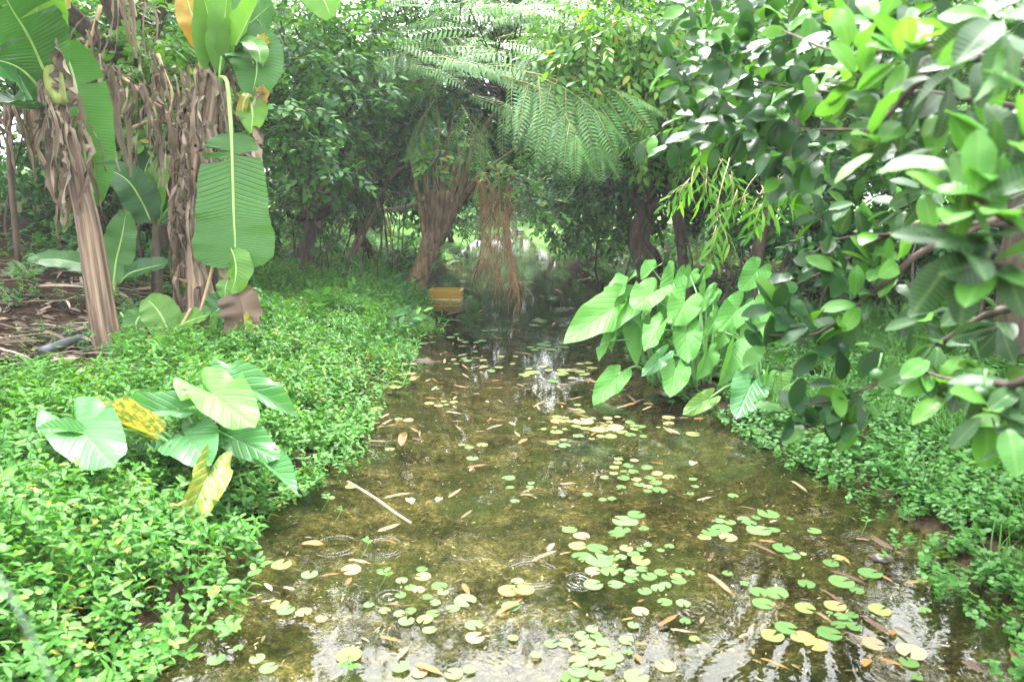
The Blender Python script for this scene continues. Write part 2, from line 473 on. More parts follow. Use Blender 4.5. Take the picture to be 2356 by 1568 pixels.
def vnoise(x, y, s, seed=0):               # cheap value noise
    x = np.asarray(x) / s + seed * 17.3; y = np.asarray(y) / s + seed * 9.1
    xi, yi = np.floor(x), np.floor(y); fx, fy = x - xi, y - yi
    fx = fx * fx * (3 - 2 * fx); fy = fy * fy * (3 - 2 * fy)
    h = lambda a, b: np.modf(np.abs(np.sin(a * 127.1 + b * 311.7) * 43758.5453))[0]
    return (h(xi, yi) * (1 - fx) + h(xi + 1, yi) * fx) * (1 - fy) + (h(xi, yi + 1) * (1 - fx) + h(xi + 1, yi + 1) * fx) * fy

def edges(y):
    return np.interp(y, LE[:, 1], LE[:, 0]), np.interp(y, RE[:, 1], RE[:, 0])

def edge_j(x, y):
    return (vnoise(x, y, .33, 3) - .5) * .20 + (vnoise(x, y, .95, 6) - .5) * .26

def ground_z(x, y):
    x = np.asarray(x, float); y = np.asarray(y, float)
    xl, xr = edges(y)
    j = edge_j(x, y)
    dl = xl - x + j; dr = x - xr + j
    ins = np.minimum(-dl, -dr)
    bed = -.02 - .16 * np.clip(ins / .9, 0, 1) ** .7 * (1 + 2.2 * np.clip((y - 6.5) / 5, 0, 1)) + (vnoise(x, y, .25, 1) - .5) * .04 + (vnoise(x, y, .11, 2) - .5) * .05
    rough = (vnoise(x, y, .9, 4) - .5) * .12 + (vnoise(x, y, .2, 5) - .5) * .05
    a = np.maximum(dl, 0)
    left = .02 + .18 * (1 - np.exp(-a / .3)) + .10 * np.minimum(a, 9) + .15 * np.clip(a - 2.2, 0, 8) + rough * np.clip(a, 0, 1)
    b = np.maximum(dr, 0)
    far = np.clip((y - 8) / 4, 0, 1)
    right = .015 + (.06 + .32 * far) * (1 - np.exp(-b / .3)) + .045 * np.minimum(b, 9) + rough * .7 * np.clip(b, 0, 1)
    z = np.where(dl > 0, left, np.where(dr > 0, right, bed))
    end = np.clip((y - 32) / 5, 0, 1)
    z = np.where(y > 32, np.maximum(z, -.2 + .75 * end), z)
    return z

def build_ground():
    xs = np.concatenate([np.arange(-150, -12, 8), np.arange(-12, -5, .35), np.arange(-5, 5, .07), np.arange(5, 12, .35), np.arange(12, 151, 8)])
    ys = np.concatenate([np.arange(-60, -4, 6), np.arange(-4, 1, .5), np.arange(1, 13, .07), np.arange(13, 45, .35), np.arange(45, 300, 10)])
    X, Y = np.meshgrid(xs, ys)
    Z = ground_z(X, Y)
    V = np.stack([X, Y, Z], -1).reshape(-1, 3)
    nx, ny = len(xs), len(ys)
    i = (np.arange(ny - 1)[:, None] * nx + np.arange(nx - 1)[None]).ravel()
    F = np.concatenate([np.stack([i, i + 1, i + nx + 1], 1), np.stack([i, i + nx + 1, i + nx], 1)])
    m, n, l, out = nt('earth_and_stream_bed')
    tc = n.new('ShaderNodeTexCoord'); geo = n.new('ShaderNodeNewGeometry')
    sep = n.new('ShaderNodeSeparateXYZ'); l.new(geo.outputs['Position'], sep.inputs[0])
    P = geo.outputs['Position']
    def noise(sc, det=5, rg=.6):
        k = n.new('ShaderNodeTexNoise'); k.inputs['Scale'].default_value = sc; k.inputs['Detail'].default_value = det; k.inputs['Roughness'].default_value = rg
        l.new(P, k.inputs['Vector']); return k.outputs['Fac']
    fine = noise(75, 3, .6)
    bedn = math_node(n, l, 'ADD', math_node(n, l, 'MULTIPLY', noise(4.5, 8, .8), .45), math_node(n, l, 'ADD', math_node(n, l, 'MULTIPLY', noise(22, 6, .8), .35), math_node(n, l, 'MULTIPLY', fine, .2)))
    bed = ramp(n, [(.40, (.005, .0045, .002)), (.46, (.015, .0135, .005)), (.51, (.035, .030, .011)), (.56, (.074, .060, .026)), (.63, (.22, .18, .11))]); l.new(bedn, bed.inputs[0])
    alg = n.new('ShaderNodeMix'); alg.data_type = 'RGBA'
    ra = ramp(n, [(.45, (0, 0, 0)), (.68, (1, 1, 1))]); l.new(noise(1.6, 4), ra.inputs[0])
    l.new(math_node(n, l, 'MULTIPLY', ra.outputs[0], .75), alg.inputs['Factor']); l.new(bed.outputs[0], alg.inputs['A']); alg.inputs['B'].default_value = (.017, .027, .007, 1)
    dirt = ramp(n, [(.36, (.007, .005, .003)), (.48, (.018, .0115, .006)), (.6, (.038, .025, .014)), (.75, (.075, .053, .033))])
    l.new(math_node(n, l, 'ADD', math_node(n, l, 'MULTIPLY', noise(1.8, 6, .7), .5), math_node(n, l, 'MULTIPLY', noise(30, 4, .7), .5)), dirt.inputs[0])
    gr = n.new('ShaderNodeMix'); gr.data_type = 'RGBA'
    far = math_node(n, l, 'MAXIMUM', math_node(n, l, 'MULTIPLY', math_node(n, l, 'SUBTRACT', math_node(n, l, 'ABSOLUTE', sep.outputs[0]), 7.5), .4), math_node(n, l, 'MULTIPLY', math_node(n, l, 'SUBTRACT', sep.outputs[1], 17), .2))
    cl = n.new('ShaderNodeClamp'); l.new(far, cl.inputs[0])
    l.new(cl.outputs[0], gr.inputs['Factor']); l.new(dirt.outputs[0], gr.inputs['A']); gr.inputs['B'].default_value = (.06, .14, .025, 1)
    deep = n.new('ShaderNodeMix'); deep.data_type = 'RGBA'  # mud colour darkens with depth, standing in for light the water would absorb
    kd = n.new('ShaderNodeMapRange'); kd.inputs['From Min'].default_value = -.21; kd.inputs['From Max'].default_value = -.42
    l.new(sep.outputs[2], kd.inputs['Value']); l.new(kd.outputs[0], deep.inputs['Factor']); l.new(alg.outputs['Result'], deep.inputs['A']); deep.inputs['B'].default_value = (.010, .015, .006, 1)
    mx = n.new('ShaderNodeMix'); mx.data_type = 'RGBA'
    k = n.new('ShaderNodeMapRange'); k.inputs['From Min'].default_value = -.01; k.inputs['From Max'].default_value = .03
    l.new(sep.outputs[2], k.inputs['Value'])
    l.new(k.outputs[0], mx.inputs['Factor']); l.new(deep.outputs['Result'], mx.inputs['A']); l.new(gr.outputs['Result'], mx.inputs['B'])
    p = n.new('ShaderNodeBsdfPrincipled'); p.inputs['Roughness'].default_value = .9; p.inputs['Specular IOR Level'].default_value = .06
    l.new(mx.outputs['Result'], p.inputs['Base Color'])
    b = n.new('ShaderNodeBump'); b.inputs['Strength'].default_value = .9; b.inputs['Distance'].default_value = .02
    l.new(noise(26, 6, .7), b.inputs['Height']); l.new(b.outputs[0], p.inputs['Normal'])
    l.new(p.outputs[0], out.inputs[0])
    me = mesh('ground', V, F, None, [m])
    o = bpy.data.objects.new('ground', me); C.objects.link(o); o['kind'] = 'structure'

build_ground()

def build_water():
    m, n, l, out = nt('stream_water')
    geo = n.new('ShaderNodeNewGeometry')
    sep = n.new('ShaderNodeSeparateXYZ'); l.new(geo.outputs['Position'], sep.inputs[0])
    heights = []
    for sc, seed, wl_, amp in ((1.7, 0.0, .034, 1.2), (2.9, 7.7, .024, 1.0)):
        mp = n.new('ShaderNodeMapping'); mp.inputs['Location'].default_value = (seed, seed * 1.7, 0); l.new(geo.outputs['Position'], mp.inputs[0])
        v = n.new('ShaderNodeTexVoronoi'); v.voronoi_dimensions = '2D'; v.inputs['Scale'].default_value = sc; v.inputs['Randomness'].default_value = .9
        l.new(mp.outputs[0], v.inputs['Vector'])
        d = math_node(n, l, 'DIVIDE', v.outputs['Distance'], sc)
        cs = n.new('ShaderNodeSeparateColor'); l.new(v.outputs['Color'], cs.inputs[0])
        R = math_node(n, l, 'MULTIPLY', cs.outputs[0], .17)
        g = math_node(n, l, 'DIVIDE', math_node(n, l, 'SUBTRACT', d, R), .034)
        g = math_node(n, l, 'EXPONENT', math_node(n, l, 'MULTIPLY', math_node(n, l, 'MULTIPLY', g, g), -1))
        w = math_node(n, l, 'SINE', math_node(n, l, 'MULTIPLY', d, 2 * math.pi / wl_))
        fade = math_node(n, l, 'SUBTRACT', 1.05, cs.outputs[0])
        on = math_node(n, l, 'GREATER_THAN', cs.outputs[1], .68)
        heights.append(math_node(n, l, 'MULTIPLY', math_node(n, l, 'MULTIPLY', math_node(n, l, 'MULTIPLY', w, g), fade), math_node(n, l, 'MULTIPLY', on, amp)))
    nz = n.new('ShaderNodeTexNoise'); nz.inputs['Scale'].default_value = 9; nz.inputs['Detail'].default_value = 3
    l.new(geo.outputs['Position'], nz.inputs['Vector'])
    h = math_node(n, l, 'ADD', math_node(n, l, 'ADD', heights[0], heights[1]), math_node(n, l, 'MULTIPLY', nz.outputs['Fac'], .6))
    b = n.new('ShaderNodeBump'); b.inputs['Strength'].default_value = 1.0; b.inputs['Distance'].default_value = .0014
    l.new(h, b.inputs['Height'])
    fr = n.new('ShaderNodeFresnel'); fr.inputs['IOR'].default_value = 1.333; l.new(b.outputs[0], fr.inputs['Normal'])
    gl = n.new('ShaderNodeBsdfGlossy'); gl.inputs['Roughness'].default_value = .015; l.new(b.outputs[0], gl.inputs['Normal'])
    tr = n.new('ShaderNodeBsdfTransparent'); tr.inputs['Color'].default_value = (.84, .87, .68, 1)
    mx = n.new('ShaderNodeMixShader')
    l.new(fr.outputs[0], mx.inputs[0]); l.new(tr.outputs[0], mx.inputs[1]); l.new(gl.outputs[0], mx.inputs[2])
    l.new(mx.outputs[0], out.inputs[0])
    V = np.array([[-4.5, -4, 0], [5, -4, 0], [5, 34, 0], [-4.5, 34, 0]], float)
    me = mesh('stream_water', V, np.array([[0, 1, 2], [0, 2, 3]]), None, [m], smooth=False)
    o = bpy.data.objects.new('stream_water', me); C.objects.link(o); o['kind'] = 'structure'

build_water()

def on_ground(px, py, z0=.2, it=6):        # follow a picture ray down to the terrain
    r = ray(px, py); a = .8
    while a < 45:
        p = CAM + r * a
        if p[2] <= float(ground_z(p[0], p[1])): break
        a += .12
    lo, hi = a - .12, a
    for _ in range(7):
        m = (lo + hi) / 2; p = CAM + r * m
        if p[2] <= float(ground_z(p[0], p[1])): hi = m
        else: lo = m
    p = CAM + r * hi
    return np.array([p[0], p[1], float(ground_z(p[0], p[1]))])

# ------------------------------------------------------------------ leaf templates
L_OV = leaf_tpl(.13, .062, 4, .25, .22, 'ovate')
L_OV2 = leaf_tpl(.12, .05, 3, .3, .3, 'lance')
L_EL = leaf_tpl(.12, .058, 4, .25, .15, 'ellip')
L_BIG = leaf_tpl(.20, .10, 4, .2, .3, 'ovate')
L_BAM = leaf_tpl(.16, .028, 3, .3, .25, 'lance')
L_COV = leaf_tpl(.050, .027, 4, .3, .2, 'ovate')
L_RND = leaf_tpl(.023, .024, 4, .15, .1, 'round')
SPR_OV = [spray_tpl(L_OV, 9, .48, 55) for _ in range(4)]
SPR_DROOP = [spray_tpl(L_OV, 9, .45, 50, droop=.5, hang=.6) for _ in range(4)]
SPR_EL = [spray_tpl(L_EL, 11, .4, 50, opp=True) for _ in range(4)]
SPR_FINE = [spray_tpl(L_OV2, 15, .55, 60, (.6, .9), opp=True) for _ in range(4)]
SPR_BAM = [spray_tpl(L_BAM, 6, .22, 38, droop=.5, hang=.35) for _ in range(4)]
SPR_FAR = [spray_tpl(L_BIG, 7, .6, 55, (.8, 1.3)) for _ in range(4)]

def blob_sprays(acc, c, r, n, sprays, sc=(.8, 1.25), flat=.8, droop=.15, shell=2.2):
    u = rand_dirs(n)
    rad = r * rng.random(n) ** (1 / shell)
    P = np.asarray(c) + u * rad[:, None] * np.array([1, 1, flat])
    # uneven outline: drop sprays where a coarse noise is low
    keep = vnoise(P[:, 0] + P[:, 2] * .7, P[:, 1] + P[:, 2] * .5, r * .45, int(rng.integers(50))) > .30
    P, u = P[keep], u[keep]; n = len(P)
    d = norm(u * .7 + rand_dirs(n) * .75 + np.array([0, 0, -droop]))
    nn = norm(np.array([0, 0, 1.0]) + rand_dirs(n) * .55)
    R = frames(d, nn); s = rng.uniform(*sc, n)
    k = rng.integers(len(sprays), size=n)
    for i, t in enumerate(sprays):
        q = k == i
        acc.inst(t, R[q], P[q], s[q])

def wob(a, b, n=7, amp=.1):
    t = np.linspace(0, 1, n)[:, None]
    P = np.asarray(a) * (1 - t) + np.asarray(b) * t
    P[1:-1] += rng.standard_normal((n - 2, 3)) * amp
    return smooth_path(P, n * 2)

def tree(name, label, base, blobs, sprays, leaf, bark='bark', per=95, r0=.1, group=None, sc=(.8, 1.25), cat='tree', limbs=True, fork=.35, trunk=True, droop=.15):
    """base point, blobs = (centre, radius): trunk, limbs and one crown of leafy sprays"""
    root = empty(name, base, label, cat, group)
    cs = np.array([b[0] for b in blobs])
    top = cs.mean(0)
    forkp = np.asarray(base) * (1 - fork) + top * fork + rng.standard_normal(3) * np.array([.15, .15, 0])
    if trunk:
        obj('trunk', tube(wob(base - np.array([0, 0, .15]), forkp, 6, .05), [r0, r0 * .7], 8, 0, bumpy=.05), [MT[bark]], root)
        a = Acc()
        for c, r in blobs:
            tube(wob(forkp, c, 6, .12), [r0 * .55, r0 * .12], 5, 0, a)
            for _ in range(3):
                tube(wob(c + rng.standard_normal(3) * r * .15, c + rand_dirs(1)[0] * r * .9, 4, .08), [r0 * .14, .004], 4, 0, a)
        obj('limbs', a, [MT[bark]], root)
    a = Acc()
    for c, r in blobs:
        blob_sprays(a, c, r, int(per * r * r * 2.2) + 8, sprays, sc, droop=droop)
    obj('crown', a, [MT[leaf], MT[bark]], root, kind='stuff')
    return root

def copy_tree(o, loc, rz, sc, label, group=None):
    r = o.copy(); C.objects.link(r)
    r.location = loc; r.rotation_euler = (0, 0, rz); r.scale = (sc, sc, sc)
    r['label'] = label
    if group: r['group'] = group
    for ch in o.children:
        c = ch.copy(); C.objects.link(c); c.parent = r
    return r

def pb(*lst):                              # blobs given as picture position, depth and radius
    return [(pt(x, y, d), r) for x, y, d, r in lst]

def gz(x, y):
    return np.array([x, y, float(ground_z(x, y))])

# rain haze: one closed box of thin air round the camera and the whole scene
def build_haze(dens):
    m, n, l, out = nt('rain_haze')
    v = n.new('ShaderNodeVolumePrincipled'); v.inputs['Color'].default_value = (.9, .95, .95, 1); v.inputs['Density'].default_value = dens; v.inputs['Anisotropy'].default_value = .0
    l.new(v.outputs[0], out.inputs['Volume'])
    a = Acc(); V = np.array([[x, y, z] for z in (-1.6, 14) for y in (-62, 302) for x in (-152, 152)], float)
    a.add(V, np.array([[0, 2, 3], [0, 3, 1], [4, 5, 7], [4, 7, 6], [0, 1, 5], [0, 5, 4], [2, 6, 7], [2, 7, 3], [0, 4, 6], [0, 6, 2], [1, 3, 7], [1, 7, 5]]))
    me = mesh('haze', V, a.get()[1], None, [m], smooth=False)
    o = bpy.data.objects.new('haze', me); C.objects.link(o); o['kind'] = 'stuff'
HAZE = 0.0012
if HAZE: build_haze(HAZE)

# ------------------------------------------------------------------ trees behind
G_L, G_R = 'trees on the left bank', 'trees on the right bank'
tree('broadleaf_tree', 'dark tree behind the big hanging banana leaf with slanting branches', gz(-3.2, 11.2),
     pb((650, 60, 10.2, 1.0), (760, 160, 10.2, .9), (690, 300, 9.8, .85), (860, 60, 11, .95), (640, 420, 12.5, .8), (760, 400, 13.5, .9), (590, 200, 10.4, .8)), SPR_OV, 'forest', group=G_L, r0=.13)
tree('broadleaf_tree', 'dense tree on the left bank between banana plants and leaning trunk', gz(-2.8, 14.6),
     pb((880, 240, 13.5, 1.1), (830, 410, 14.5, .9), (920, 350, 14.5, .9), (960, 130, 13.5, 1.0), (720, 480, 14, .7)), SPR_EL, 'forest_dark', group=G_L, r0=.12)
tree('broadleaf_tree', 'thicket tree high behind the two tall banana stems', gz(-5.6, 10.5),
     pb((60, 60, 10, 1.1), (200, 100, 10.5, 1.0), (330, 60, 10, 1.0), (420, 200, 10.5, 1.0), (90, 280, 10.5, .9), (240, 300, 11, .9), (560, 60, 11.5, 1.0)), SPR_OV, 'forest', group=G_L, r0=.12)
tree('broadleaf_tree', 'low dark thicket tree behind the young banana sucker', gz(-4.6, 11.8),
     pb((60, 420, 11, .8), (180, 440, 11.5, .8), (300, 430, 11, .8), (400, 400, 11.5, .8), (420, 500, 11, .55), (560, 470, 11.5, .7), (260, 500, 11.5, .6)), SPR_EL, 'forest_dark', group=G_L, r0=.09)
tree('bright_sapling', 'bright green sapling showing between the two tall banana stems', gz(-4.3, 8.6),
     pb((360, 60, 8.3, .35), (340, 150, 8.3, .3), (400, 200, 8.3, .35), (430, 260, 8.4, .3), (320, 300, 8.4, .3)), SPR_EL, 'forest_bright', per=130, group=G_L, r0=.03)
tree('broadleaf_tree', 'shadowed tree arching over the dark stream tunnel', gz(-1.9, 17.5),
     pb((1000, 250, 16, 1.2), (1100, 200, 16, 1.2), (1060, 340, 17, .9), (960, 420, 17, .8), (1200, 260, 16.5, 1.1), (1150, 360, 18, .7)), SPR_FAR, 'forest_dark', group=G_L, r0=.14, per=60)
tree('broadleaf_tree', 'tall tree arching high over the stream behind the feathery fronds', gz(2.9, 16),
     [(np.array(c), r) for c, r in (((-3.0, 14.5, 6.6), 1.4), ((-1.3, 14.8, 7.0), 1.4), ((.2, 15, 7.1), 1.4), ((1.7, 14.8, 7.0), 1.4), ((3.2, 14.5, 6.5), 1.4), ((-.6, 15.6, 5.2), 1.2), ((1.0, 15.4, 5.2), 1.3), ((.2, 17, 3.9), .8), ((-1.8, 15.8, 5.6), 1.2), ((2.2, 15.6, 5.6), 1.2), ((0.2, 16, 6.0), 1.4), ((-.4, 15.2, 6.4), 1.2), ((.9, 16.5, 4.4), 1.0), ((-1.0, 16.5, 4.3), 1.0))], SPR_OV, 'forest', per=75, group=G_R, r0=.12)
tree('broadleaf_tree', 'dark low tree hanging over the narrow far stream', gz(1.5, 24), pb((1130, 400, 22, 1.0), (1190, 390, 22, 1.0), (1250, 400, 22, 1.1), (1290, 450, 22, .9), (1090, 430, 23, .9), (1220, 340, 22, 1.3), (1120, 330, 22, 1.3), (1160, 430, 24, .9), (1110, 460, 24, .8), (1250, 460, 23, .8)), SPR_OV, 'forest_dark', per=70, group=G_R, r0=.1)
tree('broadleaf_tree', 'bushy tree on the left bank beyond the leaning trunk', gz(-2.0, 24), pb((1040, 470, 22, 1.0), (1075, 500, 21, .6), (1010, 430, 22, 1.2)), SPR_OV, 'forest', per=60, group=G_L, r0=.1)
tree('pointed_leaf_tree', 'sunlit tree with pale pointed leaves right of the feathery fronds', gz(2.3, 11.2),
     pb((1400, 110, 8.6, .62), (1490, 170, 8.8, .7), (1440, 240, 8.6, .5), (1570, 90, 8.8, .6), (1350, 170, 8.6, .42), (1540, 270, 9, .55), (1330, 60, 9, .5)), SPR_DROOP, 'forest_bright', per=150, group=G_R, r0=.055, droop=.45)
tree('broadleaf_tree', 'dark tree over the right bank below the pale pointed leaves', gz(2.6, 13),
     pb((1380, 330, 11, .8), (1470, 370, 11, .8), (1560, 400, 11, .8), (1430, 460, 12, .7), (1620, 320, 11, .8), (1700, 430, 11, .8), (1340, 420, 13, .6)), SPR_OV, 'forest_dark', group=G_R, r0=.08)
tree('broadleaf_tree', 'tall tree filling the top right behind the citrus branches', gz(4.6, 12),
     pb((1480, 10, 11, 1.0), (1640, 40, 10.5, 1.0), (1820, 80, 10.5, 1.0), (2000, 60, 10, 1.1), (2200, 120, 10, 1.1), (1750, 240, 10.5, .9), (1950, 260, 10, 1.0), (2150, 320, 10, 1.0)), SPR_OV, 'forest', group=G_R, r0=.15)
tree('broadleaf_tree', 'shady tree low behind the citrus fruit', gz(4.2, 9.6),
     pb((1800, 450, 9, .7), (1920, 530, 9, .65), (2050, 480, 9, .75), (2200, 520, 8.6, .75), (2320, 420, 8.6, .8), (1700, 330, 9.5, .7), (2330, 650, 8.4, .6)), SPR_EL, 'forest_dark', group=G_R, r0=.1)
tree('broadleaf_tree', 'small tree at the far end of the right bank', gz(1.6, 20),
     pb((1290, 470, 17, .9), (1350, 500, 16, .8), (1250, 400, 19, .9)), SPR_OV, 'forest_dark', group=G_R, r0=.1, per=80)
tree('broadleaf_tree', 'bright tree closing the far end of the stream', gz(-.2, 38),
     pb((1150, 430, 36, 1.3), (1200, 400, 38, 1.6), (1090, 470, 34, 1.0), (1230, 460, 36, 1.0), (1180, 480, 34, 1.0)), SPR_FAR, 'forest', group='trees at the far end', r0=.15, per=30)

tree('tall_tree', 'tall tree on the left bank whose crown closes above the banana plants', gz(-5.0, 11),
     [(np.array(c, float), r) for c, r in (((-2.9, 10.5, 7.2), 1.2), ((-4.2, 9.8, 7.6), 1.4), ((-5.8, 9.2, 7.2), 1.5), ((-3.7, 10.2, 9.0), 1.3), ((-6.8, 8, 6.8), 1.5), ((-7.4, 7, 8.2), 1.5), ((-5.4, 9, 9.4), 1.4), ((-2.6, 9.5, 8.6), 1.1), ((-3.6, 8, 8.2), 1.3), ((-5.0, 7, 8.8), 1.4), ((-4.6, 5.6, 7.8), 1.3))], SPR_OV, 'forest', per=60, group=G_L, r0=.16)
tree('tall_tree', 'tall tree on the right bank whose crown closes above the citrus branches', gz(4.4, 11),
     [(np.array(c, float), r) for c, r in (((2.3, 10.5, 7.2), 1.2), ((3.6, 9.8, 7.6), 1.4), ((5.2, 9.2, 7.2), 1.5), ((3.1, 10.2, 9.0), 1.3), ((6.4, 8, 6.8), 1.5), ((4.6, 9, 9.4), 1.4), ((6.8, 7, 8.4), 1.4), ((2.2, 9, 8.2), 1.1), ((3.2, 8, 8.6), 1.3), ((4.8, 7, 8.2), 1.4), ((1.9, 10, 9.6), 1.1), ((3.0, 7, 9.6), 1.2), ((4.0, 5.6, 7.6), 1.3))], SPR_OV, 'forest', per=60, group=G_R, r0=.16)

# slender undergrowth stems in the dark gaps, each a sapling of its own
def sapling(px, py, d, h, lean, label, n=5, leaf='forest_dark'):
    b = pt(px, py, d); b[2] = float(ground_z(b[0], b[1]))
    root = empty('slender_sapling', b, label, 'sapling', 'slender saplings under the trees')
    a = Acc(); top = b + np.array([lean, random.uniform(-.3, .3), h])
    P = wob(b - np.array([0, 0, .1]), top, 6, .08)
    tube(P, [random.uniform(.014, .03), .006], 5, 0, a)
    a2 = Acc(); T = []
    for _ in range(n):
        q = P[random.randrange(len(P) // 3, len(P))]; e = q + rand_dirs(1)[0] * np.array([.6, .6, .4])
        tube(wob(q, e, 4, .04), [.007, .003], 3, 0, a); T.append(e)
    obj('stem', a, [MT['bark']], root)
    T = np.array(T); Rr = frames(rand_dirs(n) + np.array([0, 0, -.2]), np.tile([0, 0, 1.0], (n, 1)) + rand_dirs(n) * .3)
    a2.inst(SPR_OV[0], Rr, T, .9)
    obj('foliage', a2, [MT[leaf], MT['bark']], root, kind='stuff')

SAP = [(610, 560, 9.5, 2.2, -.2, 'dark sapling just right of the hanging banana leaf tip'), (680, 560, 10, 2.4, .3, 'thin sapling second right of the hanging banana leaf'),
       (735, 570, 10.5, 2.2, .5, 'leaning sapling midway between hanging banana leaf and dead branch'), (790, 560, 10.8, 2.4, .7, 'sapling beside the foot of the twisted dead branch'),
       (850, 570, 13, 2.4, .4, 'sapling behind the twisted dead branch'), (900, 560, 13.5, 2.6, -.3, 'sapling between dead branch and leaning trunk'),
       (1090, 560, 15, 2.6, .5, 'sapling on the left bank right of the leaning trunk'), (1385, 600, 13, 2.4, -.4, 'sapling at the top of the bare right bank'),
       (1440, 600, 11.5, 2.3, .3, 'sapling directly above the leftmost big taro leaves'), (1580, 610, 10, 2.4, -.2, 'sapling above the tallest taro leaf'),
       (1640, 620, 9.5, 2.4, .3, 'sapling left of the tan bamboo culms'), (1760, 640, 9, 2.2, .3, 'sapling right of the tan bamboo culms'),
       (1930, 690, 8.2, 2.2, -.3, 'sapling behind the lower citrus leaves'), (2080, 720, 8, 2.4, .2, 'sapling behind the lowest long citrus branch'),
       (2250, 760, 7.5, 2.2, .2, 'sapling in the lower right thicket'), (450, 560, 9.5, 2.2, .2, 'sapling behind the shaggy banana stem'),
       (40, 560, 9, 2.3, .2, 'leaning sapling at the far left above the dirt slope')]
for s in SAP: sapling(*s)

# a thicket of thin leaning stems left of the leaning trunk
for k in range(20):
    px, d = 600 + k * 17 + random.uniform(-7, 7), random.uniform(10.5, 14)
    b = pt(px, 575, d); b[2] = float(ground_z(b[0], b[1])) - .1
    ln = random.uniform(-.1, 1.0)
    o = obj('thicket_stem', tube(wob(b, b + np.array([ln, random.uniform(-.3, .3), random.uniform(1.8, 3.2)]), 5, .05), [random.uniform(.008, .02), .005], 5, 0), [MT['bark']])
    tag(o, 'thin leaning stem, %s from the left in the thicket beside the leaning trunk' % ORD[k], 'stem', 'thin stems in the thicket left of the leaning trunk')

# dark stout trunks on the right bank
def stout(px, py, d, h, lean, r, label):
    b = pt(px, py, d); b[2] = float(ground_z(b[0], b[1]))
    root = empty('stout_trunk', b, label, 'tree', 'stout trunks on the right bank')
    a = tube(wob(b - np.array([0, 0, .2]), b + np.array([lean, .2, h]), 7, .06), [r * 1.5, r, r * .8], 9, 0, bumpy=.08)
    obj('trunk', a, [MT['bark']], root)
    a = Acc()
    for k in range(5):
        q = b + np.array([lean, .2, h]) * random.uniform(.5, 1)
        tube(wob(q, q + np.array([random.uniform(-1.2, 1.2), random.uniform(-.6, .6), random.uniform(.2, 1.2)]), 5, .08), [r * .45, .01], 5, 0, a)
    obj('limbs', a, [MT['bark']], root)
stout(1495, 640, 10.5, 2.6, -.15, .10, 'stout dark trunk behind the tallest taro leaf')
stout(1590, 640, 10, 2.6, -.4, .065, 'leaning dark trunk right of the stoutest trunk')
stout(1720, 650, 9, 2.8, .5, .07, 'slim dark trunk leaning right behind the bamboo leaves')
stout(2340, 760, 6.5, 3.2, .1, .11, 'dark trunk at the right edge behind citrus leaves')

# distant wall of trees beyond the thicket: copies of three kinds
def generic(name, label, leaf, sprays, seed, h=6.5):
    b = np.array([0, 300.0, 0]); rs = np.random.default_rng(seed)
    bl = []
    for k in range(9):
        a = k * 2.4; rr = 1.6 * rs.random() + .3
        bl.append((b + np.array([math.cos(a) * rr, math.sin(a) * rr, h * (.32 + .6 * (k / 9)) + rs.random() * .5]), 1.5 - .05 * k))
    return tree(name, label, b, bl, sprays, leaf, per=26, r0=.16, sc=(1.1, 1.7), fork=.5)
gens = [generic('background_tree', '', 'forest', SPR_FAR, 1), generic('background_tree', '', 'forest_dark', SPR_FAR, 2), generic('background_tree', '', 'forest_bright', SPR_OV, 3)]
ORD = 'first second third fourth fifth sixth seventh eighth ninth tenth eleventh twelfth thirteenth fourteenth fifteenth sixteenth seventeenth eighteenth nineteenth twentieth'.split()
far_spots = [(-13, 13), (-10, 16), (-7.5, 15), (-5, 18), (-8, 21), (-4.5, 24), (-3.2, 30), (-6.5, 30), (-2.2, 37), (2.4, 38), (3.6, 30), (2.9, 24.5), (6, 26), (4.8, 19), (8, 21), (7, 15.5), (10.5, 15), (9, 10.5), (12.5, 11), (8.4, 6.5), (12, 5), (-10.5, 9), (-14, 7), (0.6, 44), (-1.4, 41), (-4.5, 44), (5.5, 44)]
for i, (x, y) in enumerate(far_spots):
    g = gens[[0, 1, 0, 2, 1][i % 5]]
    z = float(ground_z(x, y)) - .1
    side = 'left' if x < -1 else 'right'
    rank = sorted([q for q in far_spots if (q[0] < -1) == (x < -1)], key=lambda q: q[0] / q[1]).index((x, y))
    lab = 'distant tree behind the %s bank, %s from the left in that wall of leaves' % (side, ORD[rank])
    s = random.uniform(.75, 1.05) * (.8 if abs(x) < 4 else 1)
    if i < 3 or g.get('used') is None:
        pass
    c = copy_tree(g, (x, y, z), random.uniform(0, 6.28), s, lab, 'distant trees behind the %s bank' % side)
for g in gens:
    for ch in list(g.children): bpy.data.objects.remove(ch)
    bpy.data.objects.remove(g)

# ------------------------------------------------------------------ the leaning tree with feathery fronds
def comb(a, T0, R0, L, wid, pairs, m=0):
    """a comb of narrow leaflets on both sides of a drooping midrib, in the frame R0 at T0"""
    lf = (np.array([[0, 0, 0], [-.5, .45, 0], [0, 1, -.16], [.5, .45, 0]], float) * np.array([.24, 1, 1]), np.array([[0, 3, 1], [1, 3, 2]]), np.array([m, m]))
    T, Rr, Sc = [], [], []
    for k in range(pairs):
        u = (k + .6) / pairs
        q = np.array([0, u * L, -.30 * L * u ** 2])
        ln = wid * (math.sin(math.pi * (u * .86 + .11)) ** .6)
        for h in (-1, 1):
            d = R0 @ norm(np.array([h, .42, -.22]))
            T.append(T0 + R0 @ q); Rr.append(frames(one(d), one(R0 @ np.array([h * .2, 0, 1.0])))[0]); Sc.append(ln)
    a.inst(lf, np.array(Rr), np.array(T), np.array(Sc))
    t = np.linspace(0, 1, 4)
    tube(T0 + (np.stack([0 * t, t * L, -.30 * L * t ** 2], -1) @ R0.T), [.004, .0015], 3, 1, a)

